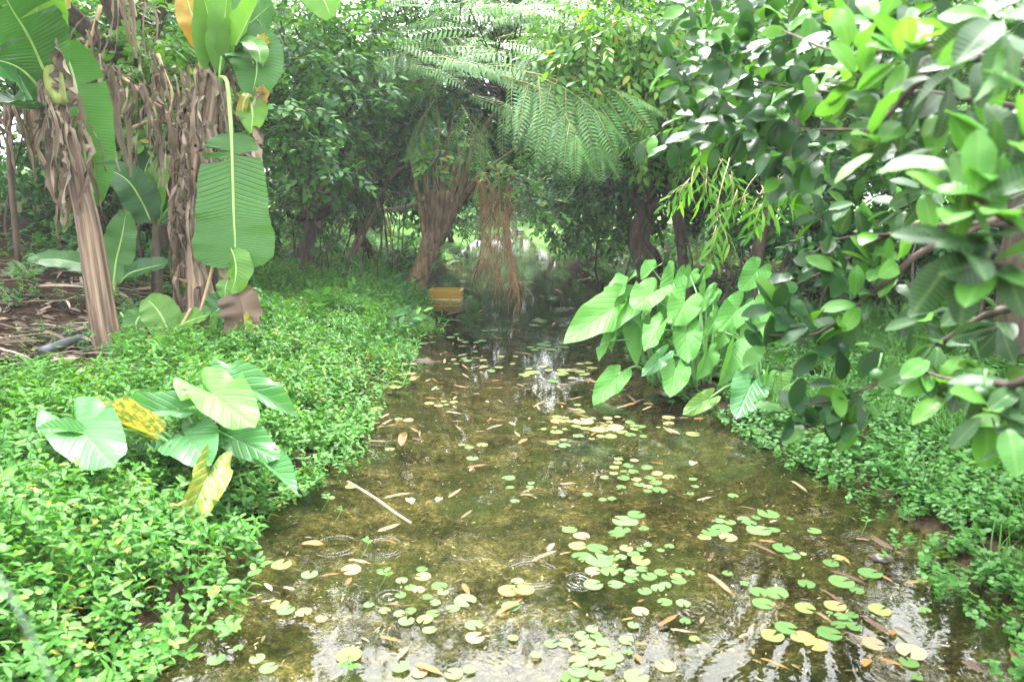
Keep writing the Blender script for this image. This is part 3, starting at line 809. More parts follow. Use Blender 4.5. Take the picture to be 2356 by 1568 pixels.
def frond_mesh(name, L=.9, wid=.12, pairs=22):
    a = Acc(); comb(a, np.zeros(3), np.eye(3), L, wid, pairs)
    V, F, M, U = a.get()
    return mesh(name, V, F, M, [MT['frond'], MT['stem_green']])

def compound_mesh(name, n=5, L=1.0, cl=.62, wid=.11):
    a = Acc(); t = np.linspace(0, 1, 8)
    tube(np.stack([0 * t, t * L, -.22 * L * t ** 2], -1), [.009, .003], 4, 1, a)
    for k in range(n):
        u = (k + .9) / (n + .1)
        for h in (-1, 1):
            d = norm(np.array([h * (.85 - .45 * u), .45 + .5 * u, -.42 + random.uniform(-.1, .1)]))
            R0 = frames(one(d), one([h * .25, 0, 1.0]))[0]
            comb(a, np.array([0, u * L, -.22 * L * u * u]), R0, cl * (.7 + .5 * math.sin(math.pi * min(1, u * .8 + .15))), wid, 17)
    V, F, M, U = a.get()
    return mesh(name, V, F, M, [MT['frond'], MT['stem_green']])

fr_meshes = [frond_mesh('frond', .8), frond_mesh('frond', .78, .14, 15), compound_mesh('frond'), compound_mesh('frond', 4, .9, .7, .12), frond_mesh('frond', .95, .13, 20)]
lean_base = on_ground(952, 668, .1)
LT = empty('leaning_tree', lean_base, 'leaning fluted trunk at the water edge with feathery fern-like canopy', 'tree')
dL = (lean_base - CAM) @ FWD
def lp(x, y, dd=0): return pt(x, y, dL + dd)
obj('trunk', tube(smooth_path([lean_base + [-.1, 0, -.3], lp(958, 655), lp(978, 597), lp(996, 545), lp(1010, 480), lp(1014, 440)], 18), [.26, .17, .16, .17, .17], 14, 0, bumpy=.07), [MT['bark_light']], LT)
fl = [[(985, 590), (975, 520), (960, 440), (945, 370), (930, 300)], [(992, 560), (985, 470), (978, 400), (970, 330), (985, 250)], [(1000, 560), (1004, 450), (1000, 380), (1010, 300), (1000, 200)],
      [(1006, 560), (1018, 450), (1022, 370), (1035, 300), (1060, 200)], [(1012, 540), (1034, 450), (1048, 380), (1075, 330), (1110, 260)], [(1012, 560), (1050, 480), (1090, 420), (1130, 380), (1190, 340)],
      [(990, 600), (1020, 520), (1042, 440), (1058, 380), (1050, 300)], [(1018, 540), (1060, 440), (1085, 350), (1130, 270), (1170, 230)]]
for k, f in enumerate(fl):
    obj('limb', tube(smooth_path([lp(x, y, (k % 3 - 1) * .12 + .2 * i * (-1 if k % 2 else .3)) for i, (x, y) in enumerate(f)], 16), [.075, .06, .042, .022, .010], 7, 0, bumpy=.06), [MT['bark_light']], LT)
# fronds: base pixel, tip pixel, depth of base, depth of tip
FR = [(1205, 165, 1345, 235, 8.6, 8.1), (1190, 185, 1310, 265, 8.7, 8.2), (1150, 175, 1265, 240, 8.9, 8.4), (1240, 180, 1355, 260, 8.5, 8.0), (1100, 150, 1240, 190, 9.0, 8.5), (1150, 100, 1300, 150, 8.9, 8.4), (1010, 140, 1150, 185, 9.4, 8.9), (940, 150, 1050, 200, 9.8, 9.4), (900, 100, 1000, 140, 9.8, 9.5), (1200, 30, 1340, 50, 8.9, 8.4), (1080, 20, 1230, 40, 9.2, 8.8), (1230, 175, 1350, 215, 8.8, 8.2), (1180, 165, 1290, 235, 8.9, 8.3), (1120, 165, 1225, 225, 9.2, 8.5), (1050, 120, 1200, 150, 9.2, 8.7), (1170, 95, 1320, 125, 9.0, 8.5), (1240, 60, 1370, 90, 8.9, 8.4), (1130, 50, 1290, 55, 9.2, 8.7), (960, 130, 1090, 165, 9.6, 9.1), (1285, 215, 1350, 310, 8.4, 8.0), (1255, 210, 1310, 300, 8.5, 8.0), (1150, 125, 1010, 165, 9.3, 9.2), (1090, 70, 940, 95, 9.6, 9.4), (1020, 110, 1210, 140, 10, 9.6), (1190, 120, 1330, 150, 9.6, 9.2), (1140, 90, 1300, 90, 10, 9.4), (1200, 60, 1330, 60, 9.5, 9), (1160, 150, 1310, 175, 9.6, 9), (1250, 190, 1355, 290, 9, 8.4), (1220, 190, 1275, 270, 9, 8.4),
      (1150, 190, 1240, 240, 9.2, 8.6), (1080, 170, 1230, 190, 9.6, 9), (1060, 150, 1170, 200, 9.6, 9), (1000, 150, 1120, 180, 10, 9.6), (960, 100, 1060, 130, 10.4, 10), (930, 60, 1050, 60, 10.6, 10), (1040, 40, 1180, 50, 10.2, 9.6),
      (1100, 30, 1250, 30, 10, 9.4), (1010, 90, 880, 140, 10.4, 10), (960, 60, 830, 110, 10.6, 10.2), (1080, 220, 1180, 280, 9.8, 9.4), (1140, 230, 1230, 300, 9.6, 9.2), (1270, 220, 1330, 300, 9, 8.5), (1230, 140, 1345, 200, 9.3, 8.8),
      (1180, 20, 1320, 20, 9.5, 9), (1060, 10, 960, 30, 10, 9.8), (980, 200, 900, 260, 10.6, 10.4), (1000, 230, 960, 310, 10.8, 10.6), (1060, 240, 1100, 330, 10.4, 10.2), (1200, 260, 1300, 330, 10, 9.6)]
ends = [lp(930, 300), lp(985, 250, -.6), lp(1000, 200, -.8), lp(1060, 200, -1), lp(1110, 260, -.8), lp(1170, 230, -1.2), lp(1190, 340, -.6)]
ab = Acc(); hubs = []
for (x0, y0, x1, y1, d0, d1) in FR:
    b, e = pt(x0, y0, d0), pt(x1, y1, d1)
    hub = min(ends, key=lambda q: np.linalg.norm(q - b))
    tube(wob(hub, b, 4, .06), [.022, .007], 4, 0, ab)
    d = e - b; ln = np.linalg.norm(d)
    d = norm(d + np.array([0, 0, .25 * ln]))
    flat = abs(y1 - y0) < 62
    place('frond', random.choice([fr_meshes[i] for i in ((0, 1, 4, 0, 4, 2) if flat else (2, 3))]), frames(one(d), one(norm(np.array([rng.normal(0, .15), (-.9 if flat else -.55) + rng.normal(0, .15), 1]))))[0], b, ln / .84 * (1.15 if flat else 1), LT)
for k in range(120):
    x0, y0 = random.uniform(830, 1380), random.uniform(-140, 200); d0 = random.uniform(10, 12.5)
    if x0 > 1150 and y0 > 120: y0 -= 120
    b = pt(x0, y0, d0)
    a = random.uniform(-1.2, 1.2)
    d = norm(np.array([math.sin(a), -math.cos(a) * .6, random.uniform(-.25, .2)]))
    if k % 3 == 0:
        tube(wob(min(ends, key=lambda q: np.linalg.norm(q - b)), b, 4, .1), [.02, .006], 4, 0, ab)
    place('frond', random.choice(fr_meshes), frames(one(d), one(norm(np.array([rng.normal(0, .2), -.3 + rng.normal(0, .2), 1]))))[0], b, random.uniform(.7, 1.1), LT)
obj('branches', ab, [MT['bark']], LT)

# sprays of broad leaves sprouting on the leaning tree's limbs
def sprout(name, label, spots, leaf, sprays, cat='vine', group=None, stem=None, sc=1.0, wood='bark'):
    b = pt(*spots[0]); root = empty(name, b, label, cat, group)
    a = Acc(); T, D = [], []
    for s in spots:
        p = pt(*s)
        for _ in range(3):
            T.append(p + rng.standard_normal(3) * .06); D.append(norm(rand_dirs(1)[0] * np.array([1, .6, .5]) + [0, -.35, -.1]))
    T, D = np.array(T), np.array(D)
    N = np.tile([0, -.4, 1.0], (len(T), 1)) + rand_dirs(len(T)) * .35
    k = rng.integers(len(sprays), size=len(T))
    for i, t in enumerate(sprays):
        q = k == i; a.inst(t, frames(D[q], N[q]), T[q], sc)
    obj('foliage', a, [MT[leaf], MT[wood]], root, kind='stuff')
    if stem:
        obj('stem', tube(smooth_path([pt(*q) for q in stem], 14), [.012, .005], 5, 0), [MT[wood]], root)
    return root
SPR_S = [spray_tpl(leaf_tpl(.15, .085, 4, .2, .25, 'ovate'), 6, .32, 55, droop=.3) for _ in range(3)]
sprout('climbing_vine', 'leafy vine with broad leaves on top of the leaning trunk', [(975, 355, 10.6), (1015, 350, 10.6), (1045, 345, 10.6), (1075, 365, 10.6), (1000, 370, 10.5)], 'forest_bright', SPR_S, stem=[(1010, 440, 11.9), (1000, 390, 11.8), (1020, 345, 11.6), (1075, 360, 11.6)])
sprout('climbing_vine', 'leafy vine trailing through the hanging red dead branch', [(1110, 395, 9.9), (1140, 385, 9.9), (1190, 405, 9.9), (1230, 415, 9.9), (1250, 480, 9.9), (1170, 395, 9.9), (1215, 480, 9.9), (1262, 485, 9.9)], 'forest_bright', SPR_S, stem=[(1130, 390, 11), (1180, 410, 10.8), (1230, 430, 10.8), (1262, 480, 10.8)], sc=.75)
sprout('climbing_vine', 'drooping leafy vine left of the shaded trunks on the right bank', [(1465, 340, 9.2), (1480, 365, 9.2), (1450, 350, 9.2), (1490, 385, 9.2), (1510, 300, 9.2), (1530, 330, 9.2)], 'forest', SPR_S, stem=[(1520, 260, 9.4), (1490, 310, 9.2), (1480, 385, 9.2)], sc=.8)
sprout('branch_spray', 'pale broad leaf spray in front of the dark left trees, upper one', [(660, 235, 8.8), (690, 250, 8.8), (720, 255, 8.8), (640, 250, 8.8), (750, 270, 8.8)], 'forest', SPR_S, 'branch', stem=[(560, 250, 9.6), (640, 245, 8.9), (750, 262, 8.8)], sc=1.0)
sprout('branch_spray', 'small leaf spray among the dark stems left of the dead branch', [(850, 225, 9.6), (880, 215, 9.6), (905, 240, 9.6), (860, 195, 9.6)], 'forest', SPR_S, 'branch', stem=[(800, 180, 10.2), (860, 200, 9.6), (905, 235, 9.6)], sc=.9)
sprout('branch_spray', 'lower pale leaf spray right of the hanging banana leaf', [(720, 335, 8.8), (770, 340, 8.8), (700, 325, 8.8), (750, 375, 8.8), (690, 410, 8.8), (790, 400, 8.8)], 'forest', SPR_S, 'branch', stem=[(640, 300, 9.4), (700, 340, 8.8), (780, 400, 8.8)], sc=.85)

# twisted dead branch with a second prong
db = on_ground(812, 615, .3)
DB = empty('dead_branch', db, 'twisted grey dead branch leaning against the fluted trunk', 'branch')
dd = (db - CAM) @ FWD
def dp(x, y, o=0): return pt(x, y, dd + o)
obj('stem', tube(smooth_path([db + [0, 0, -.1], dp(820, 570), dp(845, 520), dp(868, 488), dp(905, 482), dp(950, 470), dp(990, 450), dp(1040, 442)], 26), [.06, .055, .045, .035, .02], 8, 0, bumpy=.1), [MT['twig_grey']], DB)
obj('prong', tube(smooth_path([dp(858, 500), dp(875, 445), dp(905, 400), dp(932, 380), dp(960, 345)], 18), [.04, .035, .02], 7, 0, bumpy=.1), [MT['twig_grey']], DB)
for q in ([(815, 590), (850, 520), (875, 470), (900, 390), (935, 300)], [(810, 600), (828, 540), (870, 500), (900, 440)], [(880, 480), (895, 530), (905, 570), (912, 600)], [(890, 480), (900, 540), (896, 600)]):
    obj('dry_stalk', tube(smooth_path([dp(x, y, -.15) for x, y in q], 14), [.022, .014, .006], 5, 0), [MT['bark_red']], DB)

# hanging dead branchlets, red brown
HB = empty('hanging_dead_branch', pt(1140, 380, 11), 'reddish brown dead branch hanging down to the water in midstream', 'branch')
hb = [[(1095, 400), (1115, 405), (1135, 450), (1128, 520), (1120, 600)], [(1140, 385), (1146, 400), (1150, 480), (1146, 560), (1142, 640)], [(1185, 405), (1168, 425), (1164, 520), (1172, 590), (1185, 650)], [(1085, 415), (1105, 420), (1118, 470), (1112, 540), (1108, 600)], [(1200, 415), (1178, 440), (1168, 520), (1180, 610), (1195, 690)]]
for q in hb:
    P = smooth_path([pt(x, y, 10.2) for x, y in q], 22)
    obj('stem', tube(P, [.010, .010, .005], 5, 0), [MT['bark_red']], HB)
    a = Acc()
    for _ in range(80):
        i = random.randrange(4, 22); b = P[i]; ln = random.uniform(.15, .55)
        e = b + np.array([random.gauss(0, .09), random.gauss(0, .09), -ln]); mid = (b + e) / 2 + np.array([random.gauss(0, .04), 0, .05])
        tube(smooth_path([b, mid, e], 5), [.0045, .002], 3, 0, a)
    obj('fine_twigs', a, [MT['bark_red']], HB, kind='stuff')

# ------------------------------------------------------------------ yellow crate lying in the water
def box(a, x0, x1, y0, y1, z0, z1, R, T, m=0):
    V = np.array([[x, y, z] for z in (z0, z1) for y in (y0, y1) for x in (x0, x1)], float)
    F = np.array([[0, 2, 3], [0, 3, 1], [4, 5, 7], [4, 7, 6], [0, 1, 5], [0, 5, 4], [2, 6, 7], [2, 7, 3], [0, 4, 6], [0, 6, 2], [1, 3, 7], [1, 7, 5]])
    a.add(V @ R.T + T, F, m)
cb = gp(1027, 688, 0.0)
CR = empty('plastic_crate', cb, 'yellow slatted plastic crate floating beside the leaning trunk', 'crate')
th = math.radians(-4); Rz = np.array([[math.cos(th), -math.sin(th), 0], [math.sin(th), math.cos(th), 0], [0, 0, 1]])
w, dpt, h0, h1 = .26, .17, -.10, .17
a = Acc(); box(a, -w, w, -dpt, dpt, h0, h0 + .012, Rz, cb); obj('bottom', a, [MT['crate']], CR, smooth=False)
for s in (-1, 1):
    for k in range(4):
        z = h0 + .03 + k * .066
        a = Acc(); box(a, -w, w, s * dpt - .006, s * dpt + .006, z, z + .032, Rz, cb); obj('slat', a, [MT['crate']], CR, smooth=False)
        a = Acc(); box(a, s * w - .006, s * w + .006, -dpt + .008, dpt - .008, z, z + .032, Rz, cb); obj('slat', a, [MT['crate']], CR, smooth=False)
    for k in range(12):
        x = -w + .03 + k * (2 * w - .06) / 11
        a = Acc(); box(a, x - .006, x + .006, s * dpt + (-.014 if s < 0 else .007), s * dpt + (-.007 if s < 0 else .014), h0, h1 - .02, Rz, cb); obj('rib', a, [MT['crate']], CR, smooth=False)
a = Acc()
for s in (-1, 1):
    box(a, -w - .015, w + .015, s * dpt - .018, s * dpt + .018, h1 - .022, h1, Rz, cb)
    box(a, s * w - .018, s * w + .018, -dpt + .019, dpt - .019, h1 - .021, h1 - .001, Rz, cb)
obj('rim', a, [MT['crate']], CR, smooth=False)
a = Acc(); box(a, -w - .01, w + .01, -dpt - .02, -dpt - .0145, .004, .035, Rz, cb); obj('band', a, [MT['crate_rim']], CR, smooth=False)

# ------------------------------------------------------------------ banana plants
def blade(spine, width, face, n=28, na=4, cup=.18, prof='banana', ripple=.012, tears=(), taper=1.0, m=0, gap=.012, sides=(-1, 1), jag=0.0):
    """a big leaf blade along a spine; face = direction its upper side looks to; tears=(t, side) split it to the midrib"""
    P = smooth_path(spine, n + 1); T = norm(np.gradient(P, axis=0))
    face = np.asarray(face, float)
    Sd = norm(np.cross(T, face)); N = np.cross(Sd, T)
    t = np.linspace(0, 1, n + 1)
    if prof == 'banana': w = np.clip(np.sin(np.pi * np.clip(t * .93 + .05, 0, 1)), 0, 1) ** .42 * width / 2
    elif prof == 'broad': w = np.clip(np.sin(np.pi * np.clip(t * .84 + .13, 0, 1)), 0, 1) ** .5 * width / 2
    elif prof == 'point': w = np.clip(np.sin(np.pi * t ** .8), 0, 1) ** .8 * width / 2 + .002
    elif prof == 'strip': w = np.full(n + 1, width / 2) * np.clip(np.minimum(t * 8, (1 - t) * 5) + .25, 0, 1)
    else: w = np.asarray(prof(t)) * width / 2
    a = Acc()
    u = np.linspace(0, 1, na + 1)
    L = np.linalg.norm(np.diff(P, axis=0), axis=1).sum()
    ph = random.uniform(0, 6)
    for s in sides:
        cuts = sorted([int(round(tt * n)) for tt, ss in tears if ss == s])
        bounds = [0] + [c for c in cuts if 0 < c < n] + [n]
        for i0, i1 in zip(bounds[:-1], bounds[1:]):
            idx = np.arange(i0, i1 + 1)
            rip = ripple * np.sin(t[idx] * 21 + ph + s)[:, None] * u[None] + ripple * .6 * np.sin(t[idx] * 47 + ph)[:, None] * u[None] ** 2
            ww = w[idx] * (1 + (jag * rng.standard_normal(len(idx)) if jag else 0))
            V = P[idx][:, None] + s * Sd[idx][:, None] * (ww[:, None] * u[None] * math.cos(cup))[..., None] + N[idx][:, None] * (ww[:, None] * u[None] ** 1.3 * math.sin(cup) + rip)[..., None]
            if i0 > 0: V[0] += T[idx[0]] * (gap * u[:, None] * random.uniform(.6, 1.6)); V[0] += N[idx[0]] * (.02 * u[:, None] * random.uniform(-1, 1))
            if i1 < n: V[-1] -= T[idx[-1]] * (gap * u[:, None] * random.uniform(.6, 1.6))
            k = na + 1
            ii = (np.arange(len(idx) - 1)[:, None] * k + np.arange(na)[None]).ravel()
            F = np.concatenate([np.stack([ii, ii + 1, ii + k + 1], 1), np.stack([ii, ii + k + 1, ii + k], 1)])
            if s < 0: F = F[:, ::-1]
            uv = np.stack(np.broadcast_arrays(.5 + .5 * s * u[None], (t[idx] * L)[:, None]), -1).reshape(-1, 2)
            a.add(V.reshape(-1, 3), F, m, uv)
    return a, P

def banana_leaf(root, spine, width, face, mat='banana', rib='midrib', stalk=None, label=None, ribw=.011, name='leaf', **k):
    a, P = blade(spine, width, face, **k)
    o = obj(name, a, [MT[mat]], root, uv=True, label=label)
    BASE[o.name] = BASE[root.name]
    f = norm(np.asarray(face, float))
    R = P - f * ribw * .3
    if stalk is not None:
        R = np.vstack([smooth_path([*stalk, P[0]], 8)[:-1], R])
    ob = obj('midrib', tube(R, [ribw * 1.5 if stalk is not None else ribw, ribw, ribw * .25], 6, 0), [MT[rib]], o)
    ob.location = (0, 0, 0)
    return o

def dead_strips(root, pts, n, ln=(.25, .8), wd=(.03, .09), out=.12, mats=('dead',), name='dry_leaf', d_face=(0, -1, .1), drop=1.0):
    """withered leaf strips hanging from points along a stem; each its own piece"""
    P = smooth_path(pts, 40)
    for _ in range(n):
        p = P[random.randrange(40)]
        a = random.uniform(-2.2, 2.2); o = np.array([math.sin(a), -math.cos(a), 0])
        L = random.uniform(*ln); w = random.uniform(*wd)
        q0 = p + o * out * .7
        q1 = q0 + o * random.uniform(.02, .12) + np.array([0, 0, random.uniform(-.02, .12)])
        q2 = q1 + o * random.uniform(-.02, .05) + np.array([random.gauss(0, .04), random.gauss(0, .04), -L * .5 * drop])
        q3 = q2 + np.array([random.gauss(0, .05), random.gauss(0, .05), -L * .5])
        b, _ = blade([q0, q1, q2, q3], w, o + np.array([random.gauss(0, .5), random.gauss(0, .5), random.gauss(0, .3)]), n=10, na=2, cup=random.uniform(.2, .9), prof='strip', ripple=.012, jag=.18)
        obj(name, b, [MT[random.choice(mats)]], root)

def TLp(x, y, d): return cpt('TL', x, y, d)
def MLp(x, y, d): return cpt('ML', x, y, d)

# plant A, leaning stem at the left
bA = on_ground(255, 815, .35); dA = (bA - CAM) @ FWD
A = empty('banana_plant', bA, 'tall leaning banana plant at the far left with peeling brown stem', 'banana plant', 'tall banana plants')
stA = [bA + [0.02, 0, -.15], MLp(745, 820, dA), MLp(690, 500, dA), MLp(610, 0, dA), TLp(550, 1300, dA), TLp(450, 900, dA), TLp(375, 560, dA), TLp(345, 200, dA), TLp(335, -250, dA)]
PA = smooth_path(stA, 40)
obj('pseudostem', tube(PA, [.135, .11, .10, .088, .075, .068, .062, .055], 28, 0, bumpy=.015, ridge=.05), [MT['pseudostem']], A, uv=True)
obj('green_sheath', tube(smooth_path([TLp(400, 740, dA - .06), TLp(370, 560, dA - .06), TLp(345, 330, dA - .05), TLp(335, 100, dA - .03)], 10), [.075, .075, .066, .06], 16, 0, ridge=.04), [MT['stem_green']], A)
banana_leaf(A, [TLp(430, 300, dA + .2), TLp(520, 560, dA + .25), TLp(560, 850, dA + .2), TLp(600, 1150, dA + .2), TLp(622, 1430, dA + .2)], .56, (.15, -1, .2), 'banana', tears=((.55, 1), (.3, -1), (.75, -1)), cup=.1, gap=.02)
banana_leaf(A, [TLp(330, 700, dA), TLp(190, 520, dA - .2), TLp(20, 430, dA - .4), TLp(-200, 420, dA - .6)], .62, (.3, -.9, .5), 'banana_dark', cup=.12, stalk=[TLp(360, 760, dA)], tears=((.4, 1), (.65, 1), (.5, -1)), gap=.03)
banana_leaf(A, [TLp(320, 520, dA - .1), TLp(200, 260, dA - .3), TLp(80, 60, dA - .5), TLp(-60, -200, dA - .7)], .62, (.55, -.8, .25), 'banana', cup=.15, stalk=[TLp(360, 680, dA)], tears=((.35, -1), (.7, -1), (.55, 1)), gap=.03)
banana_leaf(A, [TLp(270, 745, dA - .1), TLp(140, 735, dA - .3), TLp(0, 710, dA - .5), TLp(-200, 680, dA - .7)], .36, (.2, -.55, .8), 'banana_dark', cup=.35)
banana_leaf(A, [TLp(320, 300, dA - .1), TLp(260, 60, dA - .25), TLp(220, -150, dA - .4), TLp(150, -400, dA - .5)], .5, (.2, -.9, .3), 'banana_new', cup=.15)
banana_leaf(A, [TLp(360, 100, dA), TLp(420, -60, dA - .1), TLp(560, -250, dA - .2)], .45, (-.2, -.9, .3), 'banana_yellow', cup=.15)
banana_leaf(A, [TLp(300, 60, dA), TLp(180, -150, dA + .3), TLp(-50, -300, dA + .5)], .6, (.1, -.7, .7), 'banana', cup=.15)
banana_leaf(A, [TLp(200, 330, dA + .3), TLp(60, 250, dA + .4), TLp(-150, 250, dA + .5)], .5, (.1, -.8, .5), 'banana_dark', cup=.2)
# folded dry sheaths on the upper stem and peels lower down
for sp, w in (([(420, 250), (400, 420), (420, 560), (400, 640)], .12), ([(400, 300), (470, 470), (540, 640), (500, 720)], .14), ([(380, 60), (440, 160), (470, 240)], .13), ([(330, 60), (300, 200), (310, 330)], .12), ([(350, -60), (380, 100), (390, 200)], .14),
              ([(360, 760), (370, 1000), (350, 1200), (390, 1420)], .10), ([(420, 780), (440, 980), (480, 1150), (440, 1310)], .10), ([(430, 1000), (470, 1200), (430, 1400), (450, 1480)], .09), ([(400, 760), (300, 830), (240, 900)], .05)):
    b, _ = blade([TLp(x, y, dA - .13) for x, y in sp], w * .8, (random.gauss(0, .5), -1, .2), n=16, na=4, cup=random.uniform(.4, .9), prof='strip', ripple=.025, jag=.22)
    obj('dry_sheath', b, [MT['dead']], A)
dead_strips(A, [TLp(380, 560, dA), TLp(440, 900, dA), TLp(540, 1250, dA)], 44, (.25, .7), (.012, .05), .09, ('dead', 'dead', 'dead_dark'), 'dry_sheath')

# plant B, shaggy stem with the big hanging leaf
bB = on_ground(463, 792, .3); dB = (bB - CAM) @ FWD
B = empty('banana_plant', bB, 'shaggy banana plant with one huge ribbed leaf hanging down its front', 'banana plant', 'tall banana plants')
stB = [bB + [0, 0, -.15], MLp(1400, 780, dB), MLp(1395, 400, dB), MLp(1395, 0, dB), TLp(1390, 1250, dB), TLp(1425, 950, dB), TLp(1470, 620, dB), TLp(1500, 350, dB)]
PB = smooth_path(stB, 40)
obj('pseudostem', tube(PB, [.15, .135, .125, .125, .12, .11, .095, .065], 30, 0, bumpy=.02, ridge=.06), [MT['pseudostem']], B, uv=True)
obj('green_sheath', tube(smooth_path([TLp(1400, 620, dB), TLp(1420, 420, dB), TLp(1425, 250, dB)], 8), [.04, .05, .045], 8, 0), [MT['stem_green']], B)
dead_strips(B, [TLp(1470, 520, dB), TLp(1430, 850, dB), TLp(1390, 1250, dB), MLp(1395, 100, dB)], 150, (.2, .75), (.010, .06), .15, ('dead', 'dead', 'dead', 'dead_dark'), 'dry_sheath')
dead_strips(B, [TLp(1390, 1250, dB), MLp(1395, 300, dB), MLp(1400, 600, dB)], 26, (.5, 1.0), (.05, .10), .14, ('dead', 'dead_dark'), 'dry_sheath')
F0 = (0, -1, .15)
dF = dB - .42
banana_leaf(B, [TLp(1612, 930, dF), TLp(1618, 1080, dF), MLp(1628, -100, dF), MLp(1638, 100, dF), MLp(1642, 300, dF)], .70, (.05, -1, .12), 'banana_rib', 'midrib', stalk=[TLp(1540, 540, dF + .1), TLp(1580, 560, dF), TLp(1596, 700, dF), TLp(1606, 830, dF)],
            n=40, cup=.10, ripple=.012, tears=((.26, -1), (.22, 1), (.27, 1)), gap=.03, ribw=.013, prof=lambda t: np.interp(t, [0, .06, .18, .26, .34, .55, .75, .9, .97, 1], [.28, .5, .62, .7, .82, .9, 1, .98, .72, .4]), label='huge hanging ribbed green leaf')
banana_leaf(B, [MLp(1610, 160, dF - .02), MLp(1640, 260, dF - .05), MLp(1640, 380, dF - .05), MLp(1600, 490, dF - .02)], .30, (-.4, -1, .4), 'banana_new', cup=-.3, prof='point', n=14, ribw=.006, label='pale folded leaf tip')
banana_leaf(B, [MLp(1590, 380, dF + .05), MLp(1570, 440, dF), MLp(1570, 530, dF)], .15, (.2, -1, .3), 'banana_new', cup=.2, prof='point', n=10, ribw=.004)
banana_leaf(B, [MLp(1610, 500, dF + .1), MLp(1540, 570, dF + .05), MLp(1450, 650, dF + .05)], .30, (.2, -1, .6), 'banana_dark', cup=.2, prof='broad', n=14, ribw=.006, label='dark green torn leaf fragment')
banana_leaf(B, [pt(640, -160, dB - .3), pt(705, -60, dB - .45), pt(745, 0, dB - .5), pt(762, 42, dB - .5)], .34, (-.2, -1, .4), 'banana_new', cup=.15, prof='broad', n=16)
b_, _ = blade([MLp(1500, 600, dF), MLp(1490, 680, dF), MLp(1480, 740, dF)], .07, F0, n=8, na=2, prof='strip'); obj('leaf', b_, [MT['banana_new']], B, uv=True)
banana_leaf(B, [TLp(1505, 545, dB - .1), TLp(1480, 350, dB - .15), TLp(1450, 100, dB - .2), TLp(1370, -160, dB - .3)], .34, (.3, -1, .1), 'banana_new', cup=.5, prof='point', n=18, stalk=[TLp(1510, 640, dB - .1)])
banana_leaf(B, [TLp(1530, 520, dB - .15), TLp(1555, 300, dB - .2), TLp(1575, 60, dB - .25), TLp(1600, -200, dB - .3)], .30, (-.1, -1, .1), 'banana_new', cup=.7, prof='point', n=18, stalk=[TLp(1525, 640, dB - .1)])
banana_leaf(B, [TLp(1545, 520, dB - .1), TLp(1640, 320, dB - .25), TLp(1740, 120, dB - .35), TLp(1850, -120, dB - .45)], .34, (-.5, -1, .2), 'banana_new', cup=.6, prof='point', n=18, stalk=[TLp(1530, 620, dB - .1)])
banana_leaf(B, [TLp(1560, 420, dB + .1), TLp(1680, 230, dB + .1), TLp(1780, 130, dB), TLp(1900, 20, dB - .1)], .62, (-.2, -1, .35), 'banana', cup=.1, prof='broad', n=20, tears=((.4, 1), (.7, 1)), gap=.03)
banana_leaf(B, [TLp(1590, 440, dB - .05), TLp(1680, 320, dB - .2), TLp(1770, 370, dB - .3), TLp(1790, 500, dB - .32), TLp(1755, 660, dB - .3)], .50, (.3, -.8, .35), 'banana', cup=.2, prof='broad', n=22, tears=((.6, 1),))
banana_leaf(B, [TLp(1640, 320, dB - .25), TLp(1730, 290, dB - .35), TLp(1800, 350, dB - .42), TLp(1815, 440, dB - .42)], .20, (.3, -.7, .7), 'banana_new', cup=.2, prof='broad', n=14)
banana_leaf(B, [TLp(1420, 330, dB), TLp(1380, 180, dB - .1), TLp(1330, 80, dB - .1), TLp(1290, -60, dB - .1)], .30, (.1, -1, .2), 'banana_yellow', cup=.3, prof='broad', n=14)
banana_leaf(B, [TLp(1740, 640, dB - .1), TLp(1700, 720, dB - .2), TLp(1685, 840, dB - .2)], .10, F0, 'banana_yellow', cup=.4, prof='strip', n=10)
banana_leaf(B, [TLp(1730, 680, dB - .15), TLp(1760, 790, dB - .2), TLp(1750, 930, dB - .2)], .28, (.1, -1, .2), 'banana_new', cup=.15, prof='point', n=12)
for sp in ([(1770, 740), (1830, 640), (1850, 720)], [(1770, 880), (1820, 960), (1835, 1010)], [(1740, 960), (1780, 1080), (1800, 1190)], [(1700, 1000), (1760, 1100), (1810, 1180)], [(1730, 1080), (1690, 1050), (1650, 1020)], [(1780, 600), (1830, 650), (1850, 730)], [(1760, 380), (1790, 450), (1775, 500)], [(1800, 240), (1830, 290), (1840, 350)]):
    b_, _ = blade([TLp(x, y, dB - .3) for x, y in sp], .11, (random.gauss(0, .6), -1, .2), n=10, na=3, cup=.6, prof='point', ripple=.02, jag=.15)
    obj('dry_leaf', b_, [MT[random.choice(['dead', 'banana_yellow', 'dead_dark'])]], B, uv=True)
b_, _ = blade([MLp(1640, 440, dF), MLp(1690, 560, dF - .02), MLp(1700, 700, dF), MLp(1710, 830, dF)], .34, (.1, -1, .2), n=20, na=4, cup=.35, prof='strip', ripple=.03, jag=.06); obj('dry_leaf', b_, [MT['dead_dark']], B, uv=True, label='brown folded dead leaf at the stem foot')
b_, _ = blade([MLp(1620, 620, dF + .02), MLp(1650, 800, dF + .02), MLp(1680, 960, dF + .04)], .16, (.1, -1, .2), n=14, na=3, cup=.5, prof='point', ripple=.02, jag=.1); obj('dry_leaf', b_, [MT['dead_dark']], B, uv=True)
b_, _ = blade([MLp(1710, 600, dF - .05), MLp(1740, 700, dF - .05), MLp(1770, 750, dF - .05)], .07, F0, n=8, na=2, prof='point'); obj('dry_leaf', b_, [MT['banana_yellow']], B, uv=True)
b_, _ = blade([MLp(1580, 380, dF + .1), MLp(1560, 250, dF + .1), MLp(1590, 150, dF + .1)], .14, F0, n=8, na=2, cup=.6, prof='strip', jag=.1); obj('dry_leaf', b_, [MT['dead']], B, uv=True)
